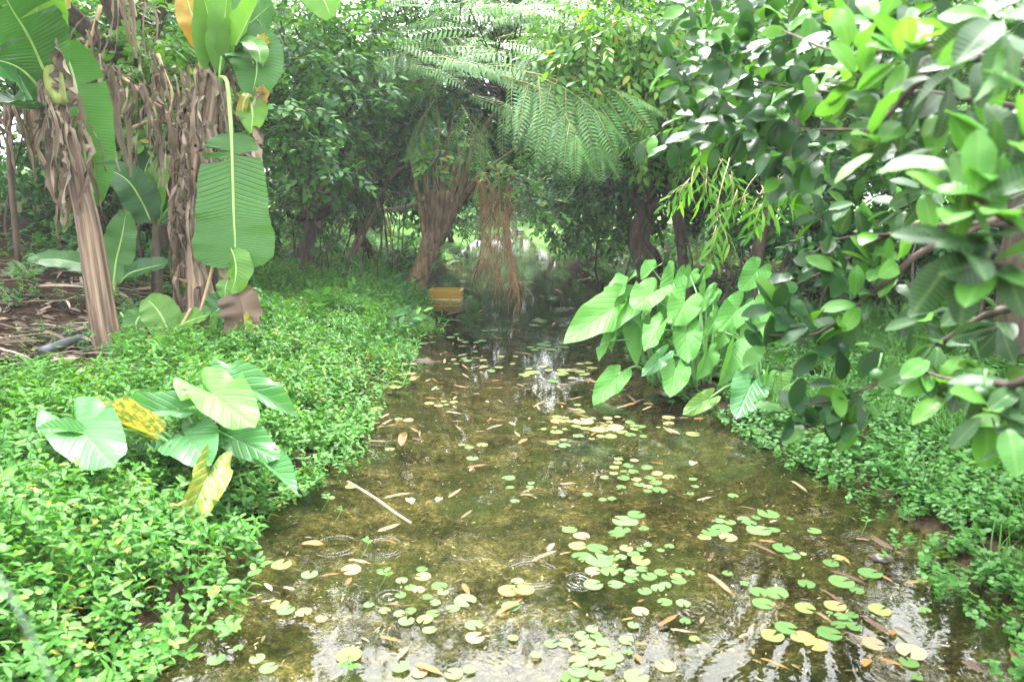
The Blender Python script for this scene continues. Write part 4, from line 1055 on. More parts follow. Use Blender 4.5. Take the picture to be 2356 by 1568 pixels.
for q in ([(1510, 180), (1460, 380), (1400, 600)], [(1330, 580), (1260, 720), (1170, 960)]):
    obj('dry_stalk', tube(smooth_path([MLp(x, y, dB - .3) for x, y in q], 8), [.014, .018], 6, 0), [MT['dry_rib']], B)

# withered stalk with dry strips, between A and B
dW = dB + .25
WB = empty('withered_banana_plant', gz(*pt(330, 640, dW)[:2]), 'withered banana plant of dry hanging strips between the two green ones', 'banana plant')
lines = [[(700, 40), (650, 220), (580, 400), (700, 480), (820, 530)], [(820, 520), (930, 600), (1040, 700), (1140, 760), (1200, 900)], [(1100, 380), (1150, 520), (1200, 650), (1180, 800)], [(1160, 780), (1180, 900), (1240, 1060), (1300, 1150)], [(900, -60), (930, 40), (950, 120)], [(600, 700), (660, 600), (760, 530), (830, 530)], [(930, 890), (1020, 850), (1120, 840), (1240, 880)], [(520, 740), (600, 700), (640, 640)]]
for q in lines:
    obj('dry_stalk', tube(smooth_path([TLp(x, y, dW) for x, y in q], 14), [.02, .015, .01], 6, 0), [MT['dry_rib']], WB)
for k, (q, n) in enumerate(zip(lines, (20, 20, 14, 16, 8, 4, 4, 2))):
    dead_strips(WB, [TLp(x, y, dW) for x, y in q], n, (.2, .65), (.015, .055), .05, ('dead', 'dead', 'dead_dark'), 'dry_leaf')
dead_strips(WB, [TLp(760, 540, dW - .05), TLp(770, 560, dW - .05)], 3, (.9, 1.1), (.07, .1), .02, ('dead',), 'dry_leaf')
obj('pseudostem', tube(smooth_path([pt(420, 640, dW + .3), pt(415, 480, dW + .3), TLp(1200, 900, dW + .2), TLp(1150, 760, dW)], 12), [.05, .04, .02], 8, 0, bumpy=.05), [MT['pseudostem']], WB, uv=True)
WC = empty('withered_banana_plant', gz(*pt(40, 600, 8)[:2]), 'withered grey strips hanging low at the far left edge behind the leaning stem', 'banana plant')
dead_strips(WC, [TLp(-30, 700, 7.8), TLp(120, 730, 7.8), TLp(250, 780, 7.8)], 22, (.3, .8), (.02, .055), .06, ('dead', 'dead_dark'), 'dry_leaf')
obj('dry_stalk', tube(smooth_path([TLp(-80, 680, 7.8), TLp(120, 730, 7.8), TLp(260, 790, 7.8)], 10), [.02, .01], 6, 0), [MT['dry_rib']], WC)
obj('pseudostem', tube(smooth_path([gz(*pt(40, 600, 8)[:2]) - [0, 0, .1], TLp(60, 1000, 7.9), TLp(100, 730, 7.8)], 10), [.035, .02], 8, 0, bumpy=.05), [MT['stem_dark']], WC)

# young suckers
def sucker(label, foot, stem, r, leaves, stem_mat='stem_dark'):
    root = empty('banana_sucker', foot, label, 'banana plant', 'young banana suckers')
    obj('pseudostem', tube(smooth_path([foot - np.array([0, 0, .1]), *stem], 12), [r, r * .8, r * .45], 10, 0, bumpy=.03), [MT[stem_mat]], root)
    for l in leaves: banana_leaf(root, *l[:3], **l[3])
fC = on_ground(362, 700, .45); dC = (fC - CAM) @ FWD
def Cp(x, y, o=0): return TLp(x, y, dC + o)
sucker('slim banana sucker with dark stem between the two tall stems', fC, [MLp(1090, 400, dC), MLp(1090, 100, dC), TLp(1085, 1500, dC)], .065,
       [([Cp(1075, 1560), Cp(1085, 1400, -.05), Cp(1120, 1230, -.1), Cp(1165, 1080, -.15)], .34, (-.2, -1, .2), dict(mat='banana_new', prof='broad', n=20, cup=.35)),
        ([Cp(1060, 1540), Cp(1010, 1380), Cp(1010, 1200), Cp(1070, 1040)], .34, (.5, -1, .2), dict(mat='banana_dark', prof='broad', n=18, cup=.3)),
        ([Cp(1050, 1540, -.1), Cp(980, 1390, -.2), Cp(880, 1250, -.3), Cp(700, 1150, -.35)], .42, (.4, -.8, .6), dict(mat='banana_dark', prof='broad', n=20, cup=.2)),
        ([Cp(1100, 1560), Cp(1150, 1480, -.1), Cp(1220, 1400, -.15)], .22, (-.2, -.8, .6), dict(mat='banana_dark', prof='broad', n=14, cup=.2)),
        ([Cp(1120, 1560, .1), Cp(1200, 1510, .1), Cp(1290, 1480, .1)], .2, (-.1, -.6, .8), dict(mat='taro_blue', prof='broad', n=14, cup=.2)),
        ([Cp(1050, 1560), Cp(960, 1440), Cp(890, 1330)], .2, (.3, -.9, .4), dict(mat='banana_dark', prof='broad', n=14, cup=.3))])
fD = on_ground(268, 690, .45); dD = (fD - CAM) @ FWD
def Dp(x, y, o=0): return MLp(x, y, dD + o)
sucker('sucker with one big upright leaf right behind the leaning stem', fD, [Dp(805, 470), Dp(795, 400)], .05,
       [([Dp(790, 410), Dp(810, 250), Dp(850, 80, -.05), Dp(880, -100, -.1)], .40, (0, -1, .25), dict(mat='banana', prof='broad', n=22, cup=.12)),
        ([Dp(830, 410), Dp(900, 340, -.1), Dp(1020, 300, -.15), Dp(1170, 265, -.15)], .30, (.1, -.6, .8), dict(mat='banana_dark', prof='broad', n=18, cup=.25)),
        ([Dp(720, 330, .3), Dp(560, 270, .2), Dp(380, 240, .1), Dp(195, 240, .05)], .32, (0, -.55, .8), dict(mat='banana_dark', prof='broad', n=18, cup=.15))], 'stem_green')
fE = on_ground(386, 790, .35); dE = (fE - CAM) @ FWD
def Ep(x, y, o=0): return MLp(x, y, dE + o)
sucker('small bright sucker sprouting at the foot of the shaggy stem', fE, [Ep(1185, 820), Ep(1180, 750)], .03,
       [([Ep(1170, 740), Ep(1140, 660), Ep(1080, 570), Ep(1015, 510)], .33, (.3, -.8, .6), dict(mat='banana_new', prof='broad', n=18, cup=.2)),
        ([Ep(1190, 730), Ep(1270, 690, -.1), Ep(1370, 650, -.15), Ep(1465, 620, -.2)], .26, (-.1, -.6, .8), dict(mat='banana_new', prof='broad', n=18, cup=.2)),
        ([Ep(1170, 760), Ep(1130, 780, -.1), Ep(1085, 810, -.15)], .15, (0, -.8, .6), dict(mat='banana_new', prof='broad', n=12, cup=.2)),
        ([Ep(1010, 600, .1), Ep(950, 680, .05), Ep(970, 800, .05)], .26, (-.2, -1, .3), dict(mat='banana', prof='broad', n=14, cup=.2)),
        ([Ep(840, 610, .3), Ep(870, 650, .3), Ep(890, 700, .3)], .18, (0, -1, .3), dict(mat='banana', prof='broad', n=12, cup=.2))], 'stem_green')

# ------------------------------------------------------------------ taro plants
def taro_tpl(seed, wavy=.03, cup=.1, droop=.2):
    rs = np.random.default_rng(seed)
    half = np.array([(0, -.05), (.025, -.22), (.08, -.37), (.18, -.45), (.29, -.41), (.37, -.26), (.41, -.06), (.40, .14), (.36, .33), (.27, .51), (.14, .67), (.0, .78)])
    H = smooth_path(np.c_[half, np.zeros(len(half))], 24)[:, :2]
    out = np.vstack([H, np.c_[-H[-2:0:-1, 0], H[-2:0:-1, 1]]])
    n = len(out); rings = [0.22, .45, .7, .88, 1.0]
    ph = rs.uniform(0, 6, 3)
    V = [[0, 0, 0]]
    th = np.arctan2(out[:, 0], out[:, 1])
    for r in rings:
        p = out * r
        z = cup * np.abs(p[:, 0]) * .9 - droop * np.clip(p[:, 1], 0, 1) ** 2 - .25 * droop * np.clip(-p[:, 1], 0, 1) + wavy * r ** 3 * (np.sin(th * 5 + ph[0]) + .6 * np.sin(th * 9 + ph[1]))
        V += np.c_[p, z].tolist()
    F = [[0, 1 + j, 1 + (j + 1) % n] for j in range(n)]
    for k in range(len(rings) - 1):
        a, b = 1 + k * n, 1 + (k + 1) * n
        for j in range(n):
            j2 = (j + 1) % n
            F += [[a + j, b + j, b + j2], [a + j, b + j2, a + j2]]
    V = np.array(V); F = np.array(F)
    if np.cross(V[F[0, 1]] - V[F[0, 0]], V[F[0, 2]] - V[F[0, 0]])[2] < 0: F = F[:, ::-1]
    uv = np.stack([V[:, 0] / .84 + .5, V[:, 1]], -1)
    return V, F, uv

taro_mesh = {}
def taro_me(i, mat):
    k = (i, mat)
    if k not in taro_mesh:
        V, F, uv = taro_tpl(i, .032 + .014 * (i % 3), [.1, .45, .25, .7, .3][i % 5], [.15, .3, .22, .4][i % 4])
        taro_mesh[k] = mesh('taro_leaf', V, F, None, [MT[mat]], uv)
    return taro_mesh[k]

def taro(root, foot, A, T, side=0.0, mat='taro', i=0, up=.55, label=None, kx=1.0):
    y = T - A; L = np.linalg.norm(y) / .75
    toc = norm(CAM - A)
    n = toc * .75 + np.array([0, 0, up]) + RIGHT * side
    R = frames(one(y), one(n))[0]
    R2 = R.copy(); R2[:, 0] *= kx * .59
    place('leaf', taro_me(i, mat), R2, A, L, root, label=label)
    f = foot + np.array([random.uniform(-.08, .08), random.uniform(-.06, .06), -.05])
    mid = f * .45 + A * .55 + np.array([0, 0, .12]) - R[:, 1] * .06
    obj('petiole', tube(smooth_path([f, mid, A - R[:, 2] * .006], 10), [.016, .011, .006], 6, 0), [MT['petiole']], root)

def MM(x, y, d): return cpt('MM', x, y, d)
TG = 'taro plants along the right bank'
plants = {}
for key, px, lab in (('l', (1090, 1090), 'leftmost taro of the right bank clump, leaves reaching over the water'), ('c', (1400, 1130), 'middle taro of the right bank clump with tall upright leaves'), ('r', (1790, 1200), 'rightmost taro of the right bank clump, beside the citrus leaves')):
    q = gp(*cp('MM', *px), .02)
    plants[key] = (empty('taro_plant', q, lab, 'taro plant', TG), q, (q - CAM) @ FWD)
# attach, tip, plant, depth offset, tip depth offset, side, mesh, width factor, material
TAR = [((800, 575), (468, 782), 'l', -.1, -.4, -.3, 0, 1, 'taro'), ((855, 430), (748, 575), 'l', .1, -.1, -.6, 1, 1.1, 'taro'), ((1060, 470), (935, 570), 'c', .1, -.1, -.3, 2, 1.6, 'taro'), ((1062, 300), (985, 350), 'c', .5, .4, -.5, 3, 1.4, 'taro'),
       ((1205, 400), (1140, 640), 'c', .35, .1, .3, 0, .9, 'taro'), ((1285, 545), (1215, 690), 'c', .0, -.2, .1, 2, 1.5, 'taro'), ((970, 690), (937, 922), 'l', .0, -.25, -.2, 1, .95, 'taro'), ((1108, 710), (1008, 862), 'c', -.2, -.4, -.5, 2, 1.1, 'taro'),
       ((845, 640), (738, 820), 'l', -.05, -.3, -.7, 3, .9, 'taro'), ((775, 800), (680, 922), 'l', -.2, -.35, -.7, 4, .9, 'taro'), ((1298, 760), (1310, 945), 'c', -.15, -.4, .1, 2, 1.2, 'taro'), ((1440, 900), (1402, 1062), 'c', -.3, -.45, .6, 1, 1.1, 'taro'),
       ((1620, 880), (1575, 1078), 'r', -.2, -.45, .4, 3, 1.0, 'taro'), ((1755, 770), (1752, 1012), 'r', .0, -.2, .2, 0, .9, 'taro'), ((1655, 590), (1532, 728), 'r', .1, -.1, .0, 2, 1.2, 'taro'), ((1325, 345), (1290, 435), 'c', .6, .5, .3, 1, 1.4, 'taro'),
       ((1425, 310), (1378, 400), 'c', .7, .6, .6, 3, .9, 'taro'), ((1480, 500), (1432, 638), 'c', .3, .2, .7, 4, .8, 'taro'), ((1420, 480), (1358, 628), 'c', .3, .1, .3, 1, .9, 'taro'), ((1115, 930), (995, 1046), 'c', -.5, -.6, .2, 2, .9, 'taro_blue'),
       ((1222, 1010), (1196, 1168), 'c', -.45, -.7, .1, 0, 1.25, 'taro'), ((795, 1075), (660, 1230), 'l', -.4, -.6, -.2, 0, 1.1, 'taro'), ((1425, 1225), (1282, 1312), 'r', -.6, -.7, .0, 2, 1.0, 'taro_turning'), ((1740, 1130), (1665, 1312), 'r', -.5, -.8, .1, 0, 1.15, 'taro_blue'),
       ((1855, 1085), (1805, 1240), 'r', -.4, -.5, .6, 1, 1.0, 'taro'), ((2000, 1115), (1885, 1212), 'r', -.4, -.5, .1, 2, 1.4, 'taro_turning'), ((1790, 320), (1690, 440), 'r', .7, .5, .1, 0, 1.2, 'taro'), ((1500, 660), (1430, 770), 'r', .3, .2, .0, 2, 1.0, 'taro'),
       ((1850, 560), (1790, 690), 'r', .3, .1, .2, 0, 1.1, 'taro'), ((1560, 740), (1500, 870), 'r', .2, .1, .3, 4, 1.1, 'taro')]
for A_, T_, k, da, dt, sd, mi, kx, mat in TAR:
    root, q, d = plants[k]
    taro(root, q, MM(*A_, d + da), MM(*T_, d + dt), sd, mat, mi, .1, 'leaf turning yellow' if mat == 'taro_turning' else None, kx)

q = on_ground(480, 1075, .2)
LTq = empty('taro_plant', q, 'big pale taro on the left bank with a yellow dying leaf', 'taro plant'); d = (q - CAM) @ FWD
for A_, T_, da, dt, sd, mi, kx, mat, up in [((1130, 1290), (690, 1325), -.15, -.25, .1, 1, .9, 'taro_blue', .7), ((1490, 1180), (1765, 1378), -.1, -.35, .2, 2, 1.2, 'taro', .55), ((1665, 1110), (2052, 1255), .15, .05, .1, 1, .8, 'taro_blue', .8), ((1420, 1200), (1288, 1100), .1, .25, 0, 0, .9, 'taro', 1.0),
                                            ((1300, 1480), (1445, 1620), -.25, -.5, .0, 0, 1.4, 'taro_blue', .3), ((1640, 1490), (1935, 1610), -.15, -.3, .1, 2, 1.1, 'taro_blue', .45), ((470, 1430), (250, 1390), -.6, -.65, -.1, 3, .9, 'taro_blue', 1.2), ((560, 1420), (780, 1650), -.55, -.85, -.1, 2, 1.1, 'taro_blue', .6),
                                            ((900, 1410), (500, 1280), -.3, -.2, 0, 3, .55, 'taro_yellow', .9), ((1610, 1080), (1560, 1040), .3, .35, 0, 2, 2.0, 'taro', 1.0), ((1460, 1200), (1460, 1150), -.05, 0, 0, 0, .8, 'taro', 1.0), ((1360, 1250), (1490, 1300), .05, -.1, 0, 2, 1.2, 'taro', .9)]:
    taro(LTq, q, MLp(*A_, d + da), MLp(*T_, d + dt), sd, mat, mi, up, 'yellow dying leaf' if mat == 'taro_yellow' else None, kx)
taro(LTq, q, cpt('BL', 1900, 85, d - .3), cpt('BL', 2058, 190, d - .45), .3, 'taro_blue', 3, 1.1, None, .9)
taro(LTq, q, cpt('BL', 1440, 150, d - .5), cpt('BL', 1300, 505, d - .75), .6, 'taro_turning', 1, .5, 'yellowing lower leaf', .9)

# ------------------------------------------------------------------ citrus tree leaning in from the right
PT = empty('citrus_tree', np.array([2.45, 2.5, float(ground_z(2.45, 2.5))]), 'glossy citrus tree leaning in from the right with green fruit', 'tree')
tb = BASE[PT.name]
obj('trunk', tube(smooth_path([tb - [0, 0, .2], tb + [.02, 0, .8], tb + [-.05, .05, 1.5], tb + [0.05, .1, 2.4]], 14), [.09, .075, .06, .04], 10, 0, bumpy=.04), [MT['bark_light']], PT)
br = [[(2194, 222, 2.2), (2060, 212, 2.5), (1930, 215, 2.6), (1780, 195, 2.5), (1640, 170, 2.5)], [(2356, 340, 1.75), (2161, 307, 2.0), (2000, 300, 2.2), (1851, 302, 2.3), (1760, 330, 2.3)], [(2400, 680, 1.5), (2276, 722, 1.65), (2161, 792, 1.8), (2062, 861, 2.0), (1930, 917, 2.1), (1850, 930, 2.1)],
      [(2161, 518, 2.0), (2078, 537, 2.1), (1930, 550, 2.3), (1860, 590, 2.3)], [(2161, 500, 2.1), (2029, 547, 2.2), (1940, 603, 2.3), (1864, 640, 2.3), (1780, 680, 2.3)], [(2200, 130, 1.4), (2111, 191, 1.35), (2045, 264, 1.35), (1990, 310, 1.35)],
      [(2400, 520, 1.2), (2320, 500, 1.0), (2250, 460, .97), (2190, 420, 1.0)], [(2400, 620, 1.1), (2300, 610, .97), (2220, 570, .97)], [(2400, 120, 1.3), (2250, 110, 1.3), (2100, 110, 1.4), (1930, 120, 1.7), (1800, 70, 2.1)],
      [(2161, 560, 2.0), (2050, 640, 2.0), (1950, 720, 2.1), (1870, 770, 2.1), (1760, 770, 2.2)], [(2400, 850, 1.3), (2280, 880, 1.4), (2180, 870, 1.6), (2110, 850, 1.7)]]
hub = tb + np.array([0, .05, 1.6])
for k, q in enumerate(br):
    P = [pt(*p) for p in q]
    h = hub + np.array([0, 0, .25 * math.sin(k * 1.7)])
    obj('branch', tube(smooth_path([h, (h + P[0]) / 2 + np.array([0, 0, .06]), *P], 26), [.016, .012, .008, .005, .0025], 6, 0, bumpy=.04), [MT['bark']], PT)

POM_ME = {}
POM_V = [leaf_tpl(.098, w * .88, 8, f, dr, 'obov', wave=wv) for w, f, dr, wv in ((.056, .22, .2, .03), (.06, .12, .35, .05), (.05, .35, .12, .02), (.058, .3, .45, .04))]
def pom_mesh(i, mat):
    if (i, mat) not in POM_ME:
        V, F, M = POM_V[i]
        POM_ME[(i, mat)] = mesh('citrus_leaf', V, F, None, [MT[mat]], leaf_uv(V, .06, .118))
    return POM_ME[(i, mat)]
CL = [(1620, 90, 2.3, 'y'), (1680, 60, 2.2, 'y'), (1590, 140, 2.35, 'y'), (1555, 185, 2.4, 'y'), (1530, 150, 2.45, 'y'), (1745, 30, 2.2, 'y'), (1800, 50, 2.1, 'y'), (1855, 30, 2.0, 'y'), (1900, 60, 1.9, 'y'), (1640, 200, 2.35, 'y'), (1600, 235, 2.4, 'y'), (1575, 268, 2.4, 'y'), (1650, 262, 2.4, 'o'),
      (1660, 130, 2.2, 'y'), (1700, 110, 2.2, 'y'), (1760, 120, 2.3, 'o'), (1720, 165, 2.35, 'o'), (1800, 150, 2.3, 'o'), (1850, 165, 2.2, 'o'), (1740, 232, 2.3, 'o'), (1790, 270, 2.25, 'o'), (1730, 310, 2.3, 'o'), (1770, 345, 2.25, 'o'), (1830, 290, 2.2, 'o'), (1840, 210, 2.2, 'o'), (1890, 335, 2.2, 'o'), (1700, 300, 2.35, 'o'), (1640, 330, 2.4, 'o'),
      (1790, 405, 2.3, 'o'), (1855, 375, 2.2, 'o'), (1830, 440, 2.3, 'o'), (1940, 120, 1.6, 'y'), (1965, 150, 1.55, 'y'), (1960, 205, 1.6, 'o'), (1985, 320, 1.35, 'y'), (2020, 250, 1.4, 'o'), (2050, 140, 1.35, 'y'), (2100, 90, 1.35, 'y'), (2150, 180, 1.3, 'o'), (2230, 150, 1.2, 'o'), (2200, 60, 1.25, 'y'), (2300, 90, 1.0, 'o'), (2330, 230, 1.0, 'o'),
      (2280, 25, 1.1, 'o'), (2010, 40, 1.7, 'y'), (2080, 20, 1.5, 'o'), (2060, 230, 1.5, 'o'), (2130, 270, 1.4, 'o'), (2170, 320, 1.2, 'o'), (2200, 400, 1.0, 'y'), (2285, 350, .97, 'y'), (2250, 460, .96, 'y'), (2325, 450, .95, 'y'), (2200, 560, .97, 'o'), (2260, 600, .96, 'y'), (2330, 580, .95, 'o'), (2330, 380, 1.0, 'y'),
      (1880, 500, 2.2, 'o'), (1960, 475, 2.1, 'o'), (1890, 585, 2.2, 'o'), (1985, 530, 2.1, 'o'), (2060, 480, 2.0, 'o'), (2110, 440, 1.9, 'o'), (1925, 630, 2.15, 'y'), (2000, 605, 2.05, 'y'), (2050, 600, 2.0, 'y'), (1965, 690, 2.05, 'y'), (1810, 655, 2.3, 'o'), (1840, 690, 2.25, 'o'), (1775, 715, 2.2, 'y'), (1790, 740, 2.2, 'y'), (1755, 790, 2.2, 'y'), (1855, 745, 2.1, 'y'),
      (1870, 795, 2.1, 'y'), (1935, 735, 2.1, 'o'), (1925, 800, 2.1, 'o'), (2000, 680, 2.05, 'o'), (2085, 690, 2.0, 'o'), (2110, 740, 1.9, 'o'), (1920, 885, 2.1, 'o'), (1815, 945, 2.1, 'y'), (1840, 970, 2.1, 'y'), (1905, 935, 2.1, 'o'), (1960, 930, 2.1, 'o'), (1925, 975, 2.1, 'o'), (2110, 850, 1.7, 'o'), (2130, 875, 1.7, 'y'), (2200, 850, 1.65, 'o'),
      (2170, 910, 1.7, 'y'), (2240, 850, 1.5, 'o'), (2300, 880, 1.35, 'o'), (2270, 950, 1.3, 'o'), (2335, 900, 1.3, 'o'), (2310, 975, 1.25, 'o'), (2130, 780, 1.75, 'o'), (2200, 720, 1.8, 'o'), (2290, 740, 1.6, 'o'), (2000, 800, 2.1, 'o')]
allL = []
for (x, y, d, c) in CL:
    p = pt(x, y, d)
    n = 5 if d < 1.3 else 6
    ax = norm(np.array([-1, -.2, .35 if c == 'y' else -.25]) + rng.standard_normal(3) * .5)
    ph = random.uniform(0, 6.28)
    b1 = norm(np.cross(ax, [.2, .9, .3])); b2 = np.cross(ax, b1)
    for k in range(n):
        a = ph + k * 2.4 + random.gauss(0, .2)
        dv = norm(ax * random.uniform(.1, .8) + b1 * math.cos(a) + b2 * math.sin(a) + np.array([0, -.15, .3 if c == 'y' else -.55]))
        base = p + dv * .012 - ax * random.uniform(0, .05)
        nn = np.array([0, -.55, 1.0]) + rng.standard_normal(3) * .38
        allL.append((d, base, dv, nn, c if random.random() > .15 else ('o' if c == 'y' else 'y'), random.uniform(.78, 1.12) * (.9 if d > 1.25 else .9)))
allL.sort(key=lambda t: t[0])
fill = Acc()
for k, (d, base, dv, nn, c, s) in enumerate(allL):
    R = frames(one(dv), one(nn))[0]
    if k < 285:
        place('leaf', pom_mesh(random.randrange(4), 'pomelo_young' if c == 'y' else 'pomelo_old'), R, base, s, PT)
    else:
        fill.inst(POM_V[random.randrange(4)], one(R), one(base), s)
SPR_POM = [spray_tpl(POM_V[i % 4], 10, .30, 60, (.75, 1.1), tw=.0025, tilt=.6, hang=.25) for i in range(4)]
for _ in range(110):
    x, y = random.uniform(1600, 2420), random.uniform(-80, 480)
    if x < 1780 and y > 330: continue
    if y > 380 and random.random() < .5: continue
    d = random.uniform(2.5, 3.7)
    p = pt(x, y, d)
    dv = norm(np.array([-.6, -.3, -.1]) + rng.standard_normal(3) * .6)
    fill.inst(SPR_POM[random.randrange(4)], frames(one(dv), one(np.array([0, -.4, 1]) + rng.standard_normal(3) * .4)), one(p), random.uniform(.85, 1.1))
for _ in range(150):                      # the crown above the picture, which shades the right bank
    p = np.array([random.uniform(1.2, 4.2), random.uniform(1.3, 5.0), random.uniform(2.4, 3.9)])
    x_, y_, d_ = proj(p)
    if y_ > -40 and d_ < 2.5: continue
    dv = norm(rng.standard_normal(3) + [0, 0, -.2])
    fill.inst(SPR_POM[random.randrange(4)], frames(one(dv), one(np.array([0, 0, 1]) + rng.standard_normal(3) * .4)), one(p), random.uniform(.9, 1.2))
obj('crown', fill, [MT['pomelo_mass'], MT['bark']], PT, kind='stuff')
def ball(c, r, sq=.95):
    a = Acc(); th = np.linspace(0, np.pi, 9)
    P = np.array([c + [0, 0, r * sq * math.cos(t)] for t in th])
    V = [c + [0, 0, r * sq]]; F = []
    for t in th[1:-1]:
        for k in range(14): V.append(c + np.array([r * math.sin(t) * math.cos(k * 2 * np.pi / 14), r * math.sin(t) * math.sin(k * 2 * np.pi / 14), r * sq * math.cos(t)]))
    V.append(c - [0, 0, r * sq]); e = len(V) - 1
    for k in range(14): F += [[0, 1 + k, 1 + (k + 1) % 14], [e, e - 14 + (k + 1) % 14, e - 14 + k]]
    for j in range(6):
        for k in range(14):
            p, q = 1 + j * 14 + k, 1 + j * 14 + (k + 1) % 14
            F += [[p, p + 14, q + 14], [p, q + 14, q]]
    return a.add(np.array(V), np.array(F))
for (x, y, d, r, lab) in [(1773, 258, 2.1, .017, 'small round green fruit hanging below the top right leaves'), (2018, 862, 1.95, .019, 'green fruit low on the long lower citrus branch'), (2136, 518, 1.9, .017, 'green fruit hidden in the leaves at mid right'), (2255, 905, 1.35, .014, 'shaded green fruit on the drooping right edge twig'), (2345, 280, 1.2, .022, 'dark green fruit at the upper right edge'), (2180, 690, 1.8, .02, 'large green fruit in the shade beneath the near pale leaves')]:
    c = pt(x, y, d)
    f = empty('citrus_fruit', c, lab, 'fruit', 'green fruit on the citrus tree')
    obj('rind', ball(c, r), [MT['fruit']], f)
    obj('stalk', tube(smooth_path([c + [0, 0, r * .9], c + [.004, 0, r * 1.6], c + [.012, .01, r * 3]], 6), [.0022, .003], 5, 0), [MT['petiole']], f)

# ------------------------------------------------------------------ bamboo
bq = on_ground(1660, 650, .3); dq = (bq - CAM) @ FWD
BM = empty('bamboo', bq, 'bamboo clump with tan culms and drooping narrow leaves behind the taro', 'bamboo')
for k, (x, y, l) in enumerate([(1629, 640, -.05), (1676, 645, .05), (1745, 650, .12), (1771, 655, -.08), (1700, 650, .2), (1605, 640, -.2)]):
    b = on_ground(x, y, .3); b = pt(x, y, dq + random.uniform(-.3, .6)); b[2] = float(ground_z(b[0], b[1])) - .1
    P = smooth_path([b, b + [l * .3, 0, 1.2], b + [l, -.2, 2.3], b + [l * 3, -.9, 3.0]], 40)
    a = tube(P, [.018 + (k % 3) * .004, .014, .004], 7, 0)
    obj('culm', a, [MT['culm']], BM)
a = Acc()
for (x, y, d, n) in [(1620, 340, 5.4, 3), (1600, 400, 5.4, 3), (1590, 440, 5.3, 3), (1630, 450, 5.3, 4), (1650, 480, 5.2, 3), (1640, 520, 5.2, 4), (1690, 430, 5.2, 3), (1700, 470, 5.2, 3), (1715, 490, 5.2, 2), (1740, 430, 5.1, 3), (1770, 440, 5.1, 3), (1790, 480, 5.0, 2), (1660, 380, 5.4, 3), (1640, 300, 5.5, 3)]:
    for _ in range((n + 1) // 2):
        p = pt(x + random.gauss(0, 12), y + random.gauss(0, 14) - 25, d)
        dv = norm(np.array([random.gauss(0, .5), -.25 + random.gauss(0, .3), -.8]))
        a.inst(SPR_BAM[random.randrange(4)], frames(one(dv), one(np.array([random.gauss(0, .4), -.7, .7]))), one(p), random.uniform(.8, 1.15))
obj('foliage', a, [MT['forest_bright'], MT['culm']], BM, kind='stuff')
for q in ([(1630, 330, 5.4), (1600, 380, 5.4), (1590, 430, 5.3), (1600, 470, 5.3)], [(1680, 360, 5.4), (1660, 430, 5.2), (1640, 510, 5.2)], [(1760, 380, 5.3), (1720, 430, 5.2), (1700, 480, 5.2)]):
    obj('twig', tube(smooth_path([pt(*p) for p in q], 12), [.005, .002], 4, 0), [MT['culm']], BM)

# ------------------------------------------------------------------ ground cover
def sprig_tpl(leaf, h=.16, pairs=4, el=.5, sc=(.7, 1.1), stem=.0025):
    a = Acc(); lean = rng.normal(0, .25, 2)
    P = np.array([[lean[0] * h * t * t, lean[1] * h * t * t, h * t] for t in np.linspace(0, 1, 4)])
    tube(P, [stem, stem * .6], 3, 0, a)
    a0 = random.uniform(0, 6)
    for k in range(pairs):
        t = (k + 1) / pairs; p = P[0] * (1 - t) + P[-1] * t
        for s in (0, math.pi):
            an = a0 + k * 1.57 + s + random.gauss(0, .25)
            d = norm(np.array([math.cos(an), math.sin(an), el * random.uniform(.2, 1.2)]))
            a.inst(leaf, one(frames(d, np.array([0, 0, 1.0]) + rng.normal(0, .2, 3))), one(p), random.uniform(*sc) * (.75 + .25 * (1 - abs(t - .6))))
    return a.tpl()
SG = [sprig_tpl(L_COV, random.uniform(.12, .2)) for _ in range(6)]
SG2 = [sprig_tpl(leaf_tpl(.085, .024, 3, .3, .25, 'lance'), .2, 5) for _ in range(4)]
SGR = [sprig_tpl(L_RND, random.uniform(.05, .1), 3, .3, (.8, 1.3), .0012) for _ in range(6)]

def cover_line(px):
    return np.interp(px, [-400, 0, 200, 290, 420, 560, 600, 900, 960, 1010], [930, 905, 880, 835, 810, 770, 625, 612, 645, 665])

def scatter(acc, tpls, P, sc, tilt=.3):
    n = len(P)
    a = rng.random(n) * 2 * np.pi
    z = norm(np.c_[rng.normal(0, tilt, n), rng.normal(0, tilt, n), np.ones(n)])
    y = np.c_[np.cos(a), np.sin(a), np.zeros(n)]
    x = norm(np.cross(y, z)); y = np.cross(z, x)
    R = np.stack([x, y, z], -1); s = rng.uniform(*sc, n)
    k = rng.integers(len(tpls), size=n)
    for i, t in enumerate(tpls):
        q = k == i
        acc.inst(t, R[q], P[q], s[q])

def projv(P):
    v = P - CAM; d = v @ FWD
    return 1178 + FPX * (v @ RIGHT) / d, 784 - FPX * (v @ UPV) / d, d

